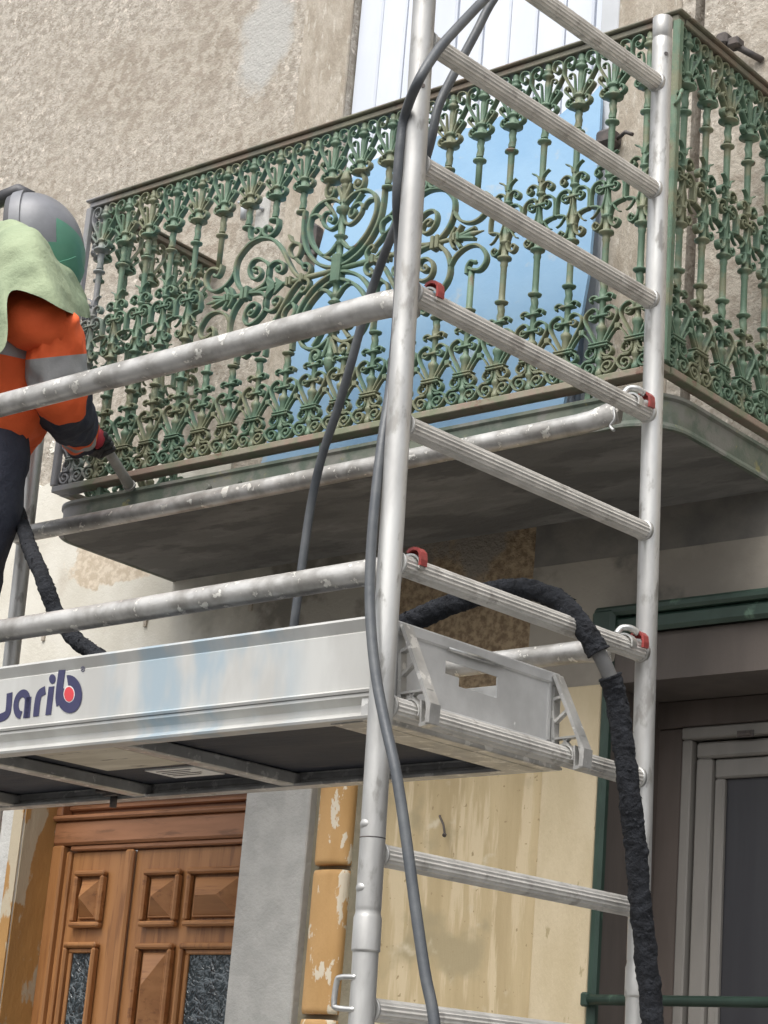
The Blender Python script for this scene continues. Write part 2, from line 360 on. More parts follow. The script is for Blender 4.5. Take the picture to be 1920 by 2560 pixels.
GREENP = M_('dark_green_paint', (.022,.045,.033), (.034,.066,.050), scale=10, rough=.45, c3=(.10,.17,.12), s3=8, t3=(.60,.66), stretch=(1,1,.6))
DARKM = M_('dark_corroded_metal', (.06,.055,.055), (.12,.10,.09), scale=30, rough=.7)
ORANGE = M_('hi_vis_orange_fabric', (.90,.15,.04), (.80,.12,.03), scale=8, rough=.8, bump=.4, bscale=14, dist=.02)
REFL = M_('silver_reflective_tape', (.34,.34,.34), (.29,.29,.29), scale=12, rough=.5, bump=.2, bscale=20)
NAVY = M_('navy_work_cloth', (.028,.032,.050), (.042,.047,.068), scale=10, rough=.9, bump=.5, bscale=18, dist=.02)
CAPE = M_('pale_green_canvas', (.33,.39,.25), (.27,.33,.21), scale=5, rough=.9, bump=.5, bscale=9, dist=.03)
HELM = M_('grey_helmet_shell', (.20,.205,.225), (.155,.16,.175), scale=10, rough=.4, bump=.05)
HELMD = M_('dark_helmet_trim', (.07,.07,.08), (.05,.05,.055), scale=10, rough=.5)
HGREEN = M_('green_helmet_frame', (.10,.27,.19), (.08,.22,.155), scale=10, rough=.4)
GLOVE = M_('black_work_glove', (.035,.035,.038), (.06,.06,.06), scale=20, rough=.9, bump=.4)
GLOVER = M_('red_glove_back', (.36,.03,.045), (.28,.03,.04), scale=20, rough=.85)
NOZ = M_('grey_blast_nozzle', (.34,.335,.32), (.27,.265,.25), scale=20, rough=.7, bump=.2)
SKIN = M_('skin', (.5,.3,.22), None, rough=.6)
ASPH = M_('asphalt', (.05,.05,.052), (.07,.07,.07), scale=30, rough=.9, bump=.3)
PAVE = M_('pavement_concrete', (.30,.29,.27), (.24,.23,.21), scale=8, rough=.9, bump=.3)

# ================================================================ THE SETTING
YW = 4.62
GZ = -1.60
tag(MB().box((-80, -80, GZ-.5), (80, 60, GZ-.12)).build('road', ASPH), None, None, kind='structure')
tag(MB().box((-80, 2.2, GZ-.12), (80, 4.78, GZ)).build('pavement', PAVE), None, None, kind='structure')

# ---------------------------------------------------------------- the house
HZ = 5.4
house = thing('house', 'old house with rough beige render, wooden entry door and peeling ochre quoins', 'house', Matrix.Translation((-4.4, YW, GZ)))
HI = house.matrix_world.inverted()
def hpart(mb, name, m_, parent=None, label=None):
    o = mb.build(name, m_, parent or house)
    if parent is None: o.matrix_local = HI
    if label: o['label'] = label
    return o
D = .32
w = MB()
w.box((-9, YW, 1.782), (-4.28, YW+D, HZ)); w.box((-3.2, YW, 1.782), (-2.935, YW+D, HZ)); w.box((-4.28, YW, 4.5), (-3.2, YW+D, HZ))
w.box((-4.28, YW+.004, 1.782), (-3.2, YW+D, 1.87))
hpart(w, 'wall', WALL)
# ragged lower edge where rough render stops above the cream render (left)
w = MB(); n_ = 90; R = []
def edge(x): return 2.235 + .035*noise.noise(Vector((x*3, 0, 0))) + .02*noise.noise(Vector((x*12, 3, 0)))
vs = []; 
for i in range(n_+1):
    x = -9 + (9-4.62)*i/n_ if i < n_ else -4.62
    z = edge(x)
    vs += [(x, YW-.012, 1.3), (x, YW-.012, z), (x, YW+.001, z+.004), (x, YW+.001, 1.3)]
w.add(vs, [(4*i+a, 4*i+4+a, 4*i+4+(a+1) % 4, 4*i+(a+1) % 4) for i in range(n_) for a in range(3)] + [(0,1,2,3), (4*n_+3, 4*n_+2, 4*n_+1, 4*n_)], smooth=False)
hpart(w, 'cream_render', CREAM, label='smooth cream render coat with a ragged top edge below the rough render')
w = MB(); w.box((-9, YW, 1.3), (-4.62, YW+D, 1.782)); w.box((-4.62, YW-.012, 1.30), (-3.93, YW+D, 1.782))
hpart(w, 'wall', CREAM)
# joints and small pegs in the cream zone
for px, py in ((365, 1552), (110, 1588), (628, 1512)):
    w = MB(); p = at(px, py, Y=YW-.014); w.box((p.x-.007, YW-.019, p.z-.020), (p.x+.007, YW-.013, p.z+.018))
    hpart(w, 'wall_slot', BAND)
w = MB(); w.box((-3.93, YW, 1.30), (-3.39, YW+D, 1.782)); hpart(w, 'wall', UNDER, label='rough brown pebble render under the balcony')
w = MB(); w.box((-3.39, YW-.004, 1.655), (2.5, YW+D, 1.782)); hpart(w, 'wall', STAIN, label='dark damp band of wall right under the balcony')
w = MB(); w.box((-3.39, YW-.006, 1.47), (2.5, YW+D, 1.655)); w.box((-3.39, YW-.006, 1.30), (-3.135, YW+D, 1.47)); hpart(w, 'wall', GREYR, label='smooth grey wall band above the shopfront')
# chips where the render has broken away
for px, py, w_, h_ in ((135, 1120, 18, 26),):
    n__ = 14; pts = []
    for i in range(n__):
        a_ = 2*math.pi*i/n__; k_ = random.uniform(.55, 1.1)
        pts.append(at(px + w_*k_*math.cos(a_), py - h_*k_*math.sin(a_) - .25*w_*math.cos(a_), Y=YW-.001))
    q = MB(); c_ = sum(pts, Vector())/n__
    q.add([(p.x, YW+.002, p.z) for p in pts] + [(p.lerp(c_, .25).x, YW-.004-.003*random.random(), p.lerp(c_, .25).z) for p in pts] + [(c_.x, YW-.002, c_.z)], [(i, (i+1) % n__, n__+(i+1) % n__, n__+i) for i in range(n__)] + [(n__+i, n__+(i+1) % n__, 2*n__) for i in range(n__)], smooth=False)
    hpart(q, 'wall_chip', CREAM)
# window bands beside the balcony window
w = MB(); w.box((-4.50, YW-.010, 1.87), (-4.281, YW+.002, HZ), bev=.004); hpart(w, 'window_band', BAND)
w = MB(); w.box((-3.199, YW-.008, 1.87), (-2.98, YW+.002, HZ), bev=.004); hpart(w, 'window_band', BAND)
# ground floor piers
w = MB(); w.box((-9, YW, GZ), (-5.42, YW+D, 1.3)); hpart(w, 'wall', STUCCO, label='grey stucco wall left of the wooden door')
w = MB(); w.box((-5.4205, YW+.004, GZ), (-5.417, YW+.166, 1.3)); w.box((-5.47, YW-.006, GZ), (-5.4205, YW+.004, 1.3)); hpart(w, 'door_reveal', ORANGE_R)
w = MB(); w.box((-4.39, YW-.03, GZ), (-4.13, YW+.2, 1.3), bev=.004); hpart(w, 'door_pier', STUCCO, label='smooth grey stucco pier right of the wooden door')
w = MB(); w.box((-4.13, YW, GZ), (-3.93, YW+D, 1.3)); hpart(w, 'wall', OLIVE)
# rounded ochre quoin blocks
def quoin(z0, z1):
    q = MB(); R = []; xa, xb = -4.100, -3.975
    for z, k in ((z0, .86), (z0+.010, .98), (z0+.018, 1), (z1-.018, 1), (z1-.010, .98), (z1, .86)):
        ring = []
        for i in range(13):
            a = math.pi*i/12
            ring.append(((xa+xb)/2 - (xb-xa)/2*math.cos(a)*(.93+.07*k), YW-.001 - .042*k*math.sin(a)**.55 if 0 < i < 12 else YW+.01, z))
        R.append(ring)
    q.rings(R); return q
for z0, z1 in ((.838, 1.255), (.418, .822), (.0, .402), (-.42, -.015), (-.84, -.435), (-1.26, -.855), (-1.6, -1.275)):
    hpart(quoin(z0, z1), 'quoin_block', ORANGE_P)
w = MB(); w.box((-3.93, YW, GZ), (-3.318, YW+D, 1.3)); hpart(w, 'wall', YELLOW, label='yellowed plaster wall between quoins and shopfront')
w = MB(); w.box((-3.318, YW-.012, GZ), (-3.135, YW+.30, 1.3), bev=.004); hpart(w, 'shop_pilaster', YELLOW2)
# nail
n1_, n2_ = at(1099, 2040, Y=YW-.004), at(1112, 2086, Y=YW-.05)
w = MB(); w.tube([n1_+Vector((0,.03,0)), n1_, n1_.lerp(n2_, .5)+Vector((.004,0,.002)), n2_], .0032, 6); w.tube([n2_, n2_+Vector((.001,-.004,-.004))], .006, 8)
tag(w.build('wall_nail', DARKM), 'bent rusty nail in the yellowed plaster wall', 'nail')

# ---------------------------------------------------------------- neighbouring house, right of the seam
nb = thing('neighbouring_house', 'rough rendered house wall right of the dark vertical seam', 'house', Matrix.Translation((-1, YW, GZ)))
o = MB().box((-2.905, YW+.004, 1.782), (2.5, YW+D, HZ)).build('wall', WALL, nb); o.matrix_local = nb.matrix_world.inverted()
o = MB().box((-2.94, YW+.05, 1.87), (-2.90, YW+.12, HZ)).build('seam_filling', DARKM, nb); o.matrix_local = nb.matrix_world.inverted()

# ---------------------------------------------------------------- entry door
YD = YW + .165
def dx(px, py, Y=YD): p = at(px, py, Y=Y); return p.x, p.z
door = MB()
XL, XR = -5.42, -4.39
fr = MB()
fr.box((XL, YD-.03, GZ), (XL+.055, YD+.04, .964), bev=.006); fr.box((XR-.05, YD-.03, GZ), (XR, YD+.04, .964), bev=.006)
fr.box((XL+.055, YD-.012, GZ), (XL+.078, YD+.04, .945), bev=.005)
df = hpart(fr, 'door_frame', WOOD)
tr = MB(); tr.box((XL, YD-.03, .964), (XR, YD+.04, 1.045), bev=.008); tr.box((XL, YD-.045, 1.045), (XR, YD+.04, 1.062), bev=.006)
tr.box((XL+.078, YD-.018, .946), (XR-.05, YD+.03, .963), bev=.004)
hpart(tr, 'door_transom', WOODR)
tp = MB(); tp.box((XL, YD+.02, 1.062), (XR, YD+.05, 1.3)); tp.box((XL+.03, YD-.0, 1.085), (XR, YD+.021, 1.10), bev=.004); tp.box((XL+.05, YD-.015, 1.12), (XR, YD+.021, 1.16), bev=.006)
tp.box((XL, YD-.03, 1.062), (XL+.03, YD+.02, 1.3), bev=.004)
hpart(tp, 'transom_panel', WOODR)
def pyramid(mb, x0, x1, z0, z1, y, h, ridge=0):
    xm0 = xm1 = (x0+x1)/2; 
    if ridge: xm0 -= ridge; xm1 += ridge
    zm = (z0+z1)/2 if z1-z0 < .4 else None
    if zm is None: za, zb = z0+.10, z1-.10
    else: za = zb = zm
    vs = [(x0,y,z0),(x1,y,z0),(x1,y,z1),(x0,y,z1),(xm0,y-h,za),(xm1,y-h,za),(xm1,y-h,zb),(xm0,y-h,zb)]
    mb.add(vs, [(0,1,5,4),(1,2,6,5),(2,3,7,6),(3,0,4,7),(4,5,6,7)], smooth=False)
def framed(mb, x0, x1, z0, z1, y):
    t = .018
    mb.box((x0, y-.028, z1-t), (x1, y, z1), bev=.006); mb.box((x0, y-.028, z0), (x1, y, z0+t), bev=.006)
    mb.box((x0, y-.028, z0+t), (x0+t, y, z1-t), bev=.006); mb.box((x1-t, y-.028, z0+t), (x1, y, z1-t), bev=.006)
def leaf(x0, x1, panels, glasses, name):
    b = MB(); zt = .944
    b.box((x0, YD, GZ), (x1, YD+.045, zt), bev=.004)
    lf = hpart(b, name, WOOD)
    for (a, c, z0, z1, rg) in panels:
        q = MB(); framed(q, a, c, z0, z1, YD)
        q.box((a+.028, YD-.012, z0+.028), (c-.028, YD, z1-.028), bev=.003)
        pyramid(q, a+.034, c-.034, z0+.034, z1-.034, YD-.012, .045, rg)
        o = q.build('raised_panel', WOODH, lf)
    for (a, c, z0, z1) in glasses:
        q = MB(); framed(q, a, c, z0, z1, YD); q.box((a+.018, YD-.012, z1-.034), (c-.018, YD, z1-.018), bev=.003)
        q.box((a+.018, YD-.012, z0+.018), (a+.034, YD, z1-.034), bev=.003); q.box((c-.034, YD-.012, z0+.018), (c-.018, YD, z1-.034), bev=.003)
        q.build('glass_frame', WOOD, lf)
        q = MB(); q.box((a+.034, YD-.004, z0+.02), (c-.034, YD-.001, z1-.034)); q.build('patterned_glass', GLASSD, lf)
    return lf
leaf(XL+.078, -5.062, [(-5.30, -5.158, .692, .878, 0)], [(-5.312, -5.158, -.3, .645)], 'door_leaf')
leaf(-5.040, XR-.05, [(-4.975, -4.812, .692, .874, 0), (-4.778, -4.53, .692, .874, .045), (-4.975, -4.812, -.3, .640, 0)], [(-4.778, -4.50, -.3, .640)], 'door_leaf')
q = MB(); q.box((-5.075, YD-.022, GZ), (-5.035, YD, .944), bev=.008); hpart(q, 'meeting_stile', WOOD)

# ---------------------------------------------------------------- balcony window with closed shutters
sw_ = MB()
for i in range(2):
    x0 = -4.278 + i*.5395
    for k in range(5):
        a = x0 + k*.1075
        sw_.box((a+.002, YW+.020 + (.004 if k in (0, 4) else 0), 1.87), (a+.104, YW+.045, 4.5), bev=.006)
    sw_.box((x0, YW+.040, 1.87), (x0+.5375, YW+.05, 4.5))
sh = hpart(sw_, 'shutter', WHITE)
# narrower slats pulled up at the right: bare jamb under them
q = MB(); q.box((-3.262, YW-.009, 1.87), (-3.1975, YW+.019, 4.5), bev=.003); q.box((-3.226, YW-.016, 1.87), (-3.210, YW-.0095, 2.92), bev=.002); hpart(q, 'window_jamb', WGREY)
p = at(1535, 345, Y=YW-.02)
q = MB(); q.box((p.x-.045, YW-.06, p.z-.035), (p.x+.02, YW, p.z+.02), bev=.012); q.tube([(p.x+.02, YW-.03, p.z-.012), (p.x+.06, YW-.05, p.z-.01), (p.x+.085, YW-.05, p.z-.025)], .006, 8)
tag(q.build('shutter_stay', DARKM), 'dark corroded shutter stay at the lower right corner of the white shutters', 'shutter stay')
p = at(775, 600, Y=YW-.03)
q = MB(); q.box((p.x-.03, YW-.06, p.z-.05), (p.x+.04, YW, p.z+.05), bev=.015); q.tube([(p.x+.02, YW-.04, p.z-.04), (p.x+.045, YW-.05, p.z-.075)], .007, 8)
tag(q.build('shutter_stay', DARKM), 'dark shutter stay left of the window, seen through the centre scrolls of the railing', 'shutter stay')
p = at(610, 525, Y=YW-.04)
q = MB(); q.tube([p+Vector((0,0,.03)), p+Vector((0,0,-.035))], [.013,.010], 14); q.tube([p+Vector((-.03,0,.035)), p+Vector((.01,-.005,.025)), p+Vector((.06,.03,.0))], .006, 8)
cl = q.build('wall_insulator', WGREY); tag(cl, 'small grey cable insulator on the wall behind the railing', 'insulator')
q = MB(); q.box((p.x+.02, YW-.006, p.z-.07), (p.x+.085, YW+.002, p.z+.05), bev=.005); q.build('mortar_patch', STUCCO, cl)
p = at(1815, 105, Y=YW-.05)
q = MB(); q.box((p.x-.02, YW-.08, p.z-.022), (p.x+.018, YW-.04, p.z+.02), bev=.008); q.box((p.x+.012, YW-.07, p.z-.03), (p.x+.05, YW-.03, p.z+.0), bev=.006); q.tube([(p.x+.03, YW-.05, p.z-.02), (p.x+.09, YW, p.z-.06)], .01, 8); q.tube([(p.x-.0, YW-.05, p.z-.02), (p.x-.02, YW-.05, p.z-.05)], .006, 8)
tag(q.build('wall_bracket', DARKM), 'dark iron bracket on the wall above the right side of the balcony railing', 'bracket')

# ---------------------------------------------------------------- pale blue sheet leaning behind the railing
def lean(px, py):
    Y = 4.45
    for _ in range(6):
        p = at(px, py, Y=Y); Y = 4.40 + .16*(p.z-1.88)
    return at(px, py, Y=Y)
out = [(640, 1190), (655, 1150), (700, 980), (760, 760), (815, 562), (835, 510), (860, 470), (880, 445), (905, 410), (930, 400), (960, 390), (1000, 372), (1040, 360), (1085, 345), (1130, 322), (1170, 320), (1210, 318), (1250, 290), (1290, 300), (1335, 285), (1385, 300), (1420, 270), (1470, 248), (1500, 213), (1502, 260), (1494, 400), (1482, 560), (1470, 690), (1440, 860), (1408, 1010), (1390, 1080)]
P = [lean(*p) for p in out]; P = [p if p.z > 1.88 else Vector((p.x, p.y, 1.88)) for p in P]
n_ = len(P); q = MB()
q.add([tuple(p) for p in P] + [(p.x, p.y+.012, p.z) for p in P], [tuple(range(n_)), tuple(range(2*n_-1, n_-1, -1))] + [(i, (i+1) % n_, n_+(i+1) % n_, n_+i) for i in range(n_)], smooth=False)
tag(q.build('blue_sheet', BLUE), 'pale blue protective sheet with ragged top leaning against the window behind the railing', 'sheet')

# ---------------------------------------------------------------- balcony slab
bal = thing('balcony', 'concrete balcony slab with a dark green rounded steel edge beam', 'balcony', Matrix.Translation((-3.7, YW, 1.78)))
BI = bal.matrix_world.inverted()
def rounded(x0, x1, y0, y1, r, seg=10):
    pts = [(x0, y1)]
    for i in range(seg+1):
        a = math.pi + math.pi/2*i/seg; pts.append((x0+r+r*math.cos(a), y0+r+r*math.sin(a)))
    for i in range(seg+1):
        a = -math.pi/2 + math.pi/2*i/seg; pts.append((x1-r+r*math.cos(a), y0+r+r*math.sin(a)))
    pts.append((x1, y1)); return pts
BX0, BX1, BY0 = -4.825, -2.615, 4.036
inn = rounded(BX0+.0107, BX1-.0107, BY0+.0107, YW, .12)
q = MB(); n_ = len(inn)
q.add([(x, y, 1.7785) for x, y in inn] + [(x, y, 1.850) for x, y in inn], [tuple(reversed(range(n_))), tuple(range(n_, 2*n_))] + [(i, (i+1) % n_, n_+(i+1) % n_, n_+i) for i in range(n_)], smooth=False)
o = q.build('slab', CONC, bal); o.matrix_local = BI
q = MB(); R = []

prof = [(-.003, 1.784), (-.003, 1.777), (.010, 1.777), (.0105, 1.783), (.0022, 1.786), (.0022, 1.852), (-.004, 1.858), (-.004, 1.867), (.03, 1.867), (.03, 1.853)]
for z_i, (off, z) in enumerate(prof):
    pp = rounded(BX0+off, BX1-off, BY0+off, YW, .13-off*.8)
    R.append([(x, y, z) for x, y in pp])
q.rings(R, closed=False, caps=False, loop=True, smooth=False)
o = q.build('edge_beam', FASC, bal); o.matrix_local = BI
for px, py in ((522, 1220), (597, 1208)):
    p = at(px, py, Y=BY0); q = MB(); q.tube([p+Vector((0,.005,0)), p+Vector((0,-.014,0))], .011, 6)
    o = q.build('bolt', FASC, bal); o.matrix_local = BI

# ---------------------------------------------------------------- cast iron railing
RZ0 = 1.925
FY = 4.050
def z_(v): return v/1000 - RZ0
def cv(pts, u0=6): return [((u-u0)/1000, z_(v)) for u, v in pts]
C1 = [(20,2744),(26,2766),(36,2782),(48,2802),(58,2822),(59,2840),(56,2858),(45,2867),(31,2867),(25,2856),(27,2843),(35,2835),(44,2837),(46,2845),(40,2853)]
C2 = [(15,2749),(19,2778),(21,2799),(24,2813),(29,2817),(38,2814),(39,2806),(32,2804)]
C4a = [(19,2729),(26,2720),(35,2718),(43,2725),(41,2735),(34,2740),(31,2734)]
C4b = [(28,2742),(37,2754),(44,2761),(51,2771),(46,2779),(39,2778),(41,2770)]
M1 = [(10,2521),(13,2535),(22,2545),(33,2551)]
M2 = [(10,2490),(13,2506),(21,2514),(32,2516),(44,2508),(46,2497),(39,2492),(31,2498),(35,2507)]
M3a = [(12,2466),(23,2475),(41,2473),(53,2460),(57,2443),(57,2420),(56,2409),(42,2407),(24,2399),(17,2381),(15,2367)]
V5 = [(23,2474),(15,2462),(17,2447),(28,2441),(39,2447),(38,2458),(29,2462),(26,2455)]
M3c = [(27,2400),(36,2385),(44,2377),(52,2374)]
M5 = [(15,2372),(18,2352),(30,2339),(41,2341),(45,2352),(36,2360),(31,2352)]
MP = [(8,2455),(12,2420),(21,2393)]
F1 = [(10,2140),(21,2150),(31,2153),(41,2147),(38,2138)]
F2 = [(14,2014),(33,2050),(49,2077),(55,2095),(48,2110),(31,2119),(18,2112),(16,2098),(26,2087),(38,2089),(37,2098),(29,2102)]
F5 = [(14,2008),(18,1991),(33,1984),(45,1993),(41,2006),(30,2010),(26,2003)]
F5b = [(12,2000),(15,1985),(26,1976),(40,1976)]
F7 = [(25,2016),(44,2043),(58,2057)]
F6 = [(-12,1980),(-36,1977),(-47,1962),(-37,1944),(-21,1939),(-11,1951),(-17,1965),(-30,1967),(-34,1957),(-26,1949),(-20,1955)]
def both(mb, pts, w, d, taper=(1, .7), y0=0, u0=6, flip=False):
    P = cv(pts, u0)
    for sx in (1, -1): mb.ribbon(P, w, d, y0, sx, taper, sub=3)
def ball(mb, u, v, r, y=.008):
    r = r/1000
    for sx in (1, -1):
        mb.lathe([(-r, r*.3), (-r*.7, r*.75), (0, r), (r*.7, r*.75), (r, r*.3)], 8, ((u-6)/1000*sx, y, z_(v)))
def seg_prof(pairs): return [(z_(a), b/1000) for a, b in pairs]
OY = .011   # shaft axis behind the front face
FOOTP = [(1932,9),(1937,11),(1945,11),(1950,8),(1966,7.5),(1972,12),(1979,12),(1984,9),(2002,8),(2008,9.5)]
FOOTP2 = [(2008,9),(2020,11),(2050,10),(2057,14),(2066,15),(2074,8),(2094,7.5),(2106,8),(2136,8),(2142,12),(2150,10)]
def twistp(a, b, r=9.5, n=14): return [(a+(b-a)*i/n, r) for i in range(n+1)]
LOW = FOOTP + FOOTP2 + twistp(2152, 2192)
RINGL = [(2193,10),(2198,18),(2202,19),(2206,10)]
MIDP = [(2208,9),(2225,8.6),(2300,8.6),(2308,11),(2312,10),(2320,11),(2324,20),(2329,20),(2336,10),(2366,10),(2369,15),(2375,15),(2378,9.5),(2400,10),(2440,6.5),(2450,7),(2453,12),(2458,12),(2461,7),(2482,8),(2485,13),(2490,13),(2493,8.5),(2520,9),(2535,8.4)]
UPP = [(2560,8.4),(2630,9.2)]
RINGU = [(2634,10),(2638,19),(2643,19),(2647,10)]
TOPTW = twistp(2650, 2702)
CAPP = [(2704,10),(2709,13),(2712,27),(2717,27),(2721,14),(2736,13),(2742,12),(2744,17),(2751,17),(2753,11),(2762,7),(2790,8),(2812,8.5),(2826,7),(2829,16),(2837,17),(2842,10),(2846,13),(2852,13),(2856,9),(2862,11),(2872,8)]
def lathe_part(mb, pairs, tw=None):
    mb.lathe(seg_prof(pairs), 12, (0, OY, 0), twist=tw)
TW1 = (z_(2152)-1e-5, z_(2192)+1e-5, .16, 190); TW2 = (z_(2650)-1e-5, z_(2702)+1e-5, .16, 190)
def cap_scroll():
    m_ = MB(); both(m_, C1, .0029, .018); both(m_, C2, .0024, .010); both(m_, C4a, .0034, .018, (1,.9)); both(m_, C4b, .0034, .018, (1,.9))
    ball(m_, 41, 2847, 3.2); ball(m_, 36, 2731, 4.5); ball(m_, 44, 2772, 3.8); ball(m_, 35, 2810, 2.8)
    return m_
def mid_scroll():
    m_ = MB(); both(m_, M1, .0033, .014, (1,.6)); both(m_, M2, .0032, .018); both(m_, M3a, .0033, .018, (.9,1)); both(m_, V5, .003, .014); both(m_, M3c, .0024, .010, (1,.6)); both(m_, M5, .0034, .018); both(m_, MP, .0026, .012, (.7, 1))
    ball(m_, 38, 2499, 4.5); ball(m_, 29, 2454, 4); ball(m_, 37, 2350, 4.2)
    m_.box((-.026, -.003, z_(2449)), (.026, .004, z_(2455)), bev=.0015)
    return m_
def foot_scroll():
    m_ = MB(); both(m_, F1, .0033, .018); both(m_, F2, .0033, .018, (1,.8)); both(m_, F5, .0032, .018); both(m_, F5b, .0022, .012); both(m_, F7, .0025, .012)
    P = [(u*1.10/1000, z_(v)) for u, v in F6]
    for sx in (1, -1): m_.ribbon(P, .0034, .018, 0, sx, (1,.9), sub=3)
    ball(m_, 32, 2095, 4.2); ball(m_, 38, 2143, 4.2); ball(m_, 33, 2000, 4); ball(m_, 31, 1957, 3.5)
    for sx in (1, -1):
        m_.box((.050*sx-.004, -.002, z_(2050)), (.050*sx+.004, .014, z_(2066)), bev=.002)
    m_.box((-.030, -.005, z_(2009)), (.030, .024, z_(2015)), bev=.002); m_.box((-.030, -.005, z_(2017)), (.030, .024, z_(2022)), bev=.002)
    m_.box((-.024, -.003, z_(2092)), (.024, .004, z_(2098)), bev=.0015)
    m_.box((-.022, -.002, z_(2139)), (.022, .022, z_(2145)), bev=.002)
    return m_
rail = thing('balcony_railing', 'ornate green cast iron balcony railing with scrollwork and rusty rails', 'railing', Matrix.Translation((-3.73, FY, RZ0)))
RI = rail.matrix_world.inverted()
protos = {}
def new_baluster(kind):
    if kind in protos:
        c = dup(protos[kind]); return c
    b = MB()
    if kind == 'full':
        lathe_part(b, LOW, TW1); lathe_part(b, RINGL + MIDP + UPP + RINGU); lathe_part(b, TOPTW, TW2); lathe_part(b, CAPP)
    elif kind == 'foot':
        lathe_part(b, LOW, TW1); lathe_part(b, RINGL)
    elif kind == 'cap':
        lathe_part(b, RINGU); lathe_part(b, TOPTW, TW2); lathe_part(b, CAPP)
    elif kind == 'capshort':
        lathe_part(b, CAPP)
    elif kind == 'footshort':
        lathe_part(b, FOOTP + FOOTP2)
    elif kind == 'stem':
        lathe_part(b, LOW, TW1); lathe_part(b, RINGL + [(2208,9),(2320,8.6)])
    elif kind == 'stemtop':
        lathe_part(b, [(2530,8.6),(2630,9)] + RINGU); lathe_part(b, TOPTW, TW2); lathe_part(b, CAPP)
    o = b.build('baluster', IRON, rail)
    if kind == 'full': o['label'] = 'full height baluster'
    if 'foot' not in kind and kind != 'stem': cap_scroll().build('capital_scroll', IRON, o)
    if kind == 'full': mid_scroll().build('middle_scroll', IRON, o)
    if 'cap' not in kind and kind != 'stemtop': foot_scroll().build('foot_scroll', IRON, o)
    protos[kind] = o; return o
A0, DA = -4.748, .1072
def place(kind, x, y, rz):
    o = new_baluster(kind); o.parent = rail
    o.matrix_local = RI @ Matrix.Translation((x, y, RZ0)) @ Matrix.Rotation(rz, 4, 'Z'); return o
for k in range(20):
    x = A0 + DA*k; j = min(k, 19-k)
    if j < 5: place('full', x, FY, 0)
    elif j == 5: place('stemtop', x, FY, 0); place('stem', x, FY, 0)
    elif j == 9: place('capshort', x, FY, 0); place('footshort', x, FY, 0)
    else: place('cap', x, FY, 0); place('foot', x, FY, 0)
RX0, RX1 = -4.815, -2.622
for k in range(5):
    y = FY + .062 + DA*k
    place('full', RX1, y, math.pi/2); place('full', RX0, y, -math.pi/2)
def rpart(mb, name, m_):
    o = mb.build(name, m_, rail); o.matrix_local = RI; return o
# top rail: flat cap over a flat bar
def rail_bars(x0, y0, x1, y1, top):
    q = MB()
    if top:
        q.box((min(x0,x1)-.0, min(y0,y1), 2.872), (max(x0,x1), max(y0,y1), 2.893))
    return q
for nm, mt_, z0, z1, out_ in (('top_rail', RAIL_T, 2.873, 2.890, 0), ('bottom_rail', RAIL_B, 1.911, 1.930, .004)):
    q = MB(); a = FY-.004-out_; b = FY+.028
    q.box((RX0-.002, a, z0), (RX1+.002, b, z1), bev=.002)
    q.box((RX1-.028, b+.001, z0), (RX1+.006, YW-.001, z1), bev=.002)
    q.box((RX0-.006, b+.001, z0), (RX0+.028, YW-.001, z1), bev=.002)
    if nm == 'top_rail':
        q.box((RX0-.014, a-.010, 2.892), (RX1+.016, b+.008, 2.901), bev=.003)
        q.box((RX1-.036, b+.010, 2.892), (RX1+.016, YW-.001, 2.901), bev=.003); q.box((RX0-.014, b+.010, 2.892), (RX0+.036, YW-.001, 2.901), bev=.003)
    else:
        q.box((RX0-.003, FY+.0285, 1.9115), (RX1+.003, FY+.040, 1.917))
    rpart(q, nm, mt_)
for x in (RX0, RX1):
    q = MB(); q.box((x-.011, FY-.010, 1.933), (x+.011, FY+.012, 2.872), bev=.003)
    if x == RX1: q.tube([(x+.006, FY-.004, 2.655), (x+.026, FY-.012, 2.66), (x+.02, FY-.016, 2.63), (x+.006, FY-.01, 2.625)], .005, 6)
    rpart(q, 'corner_post', IRON)
for x in (-4.62, -3.73, -2.85):
    q = MB(); q.box((x-.008, FY+.010, 1.867), (x+.008, FY+.022, 1.9055)); rpart(q, 'rail_foot', IRON)
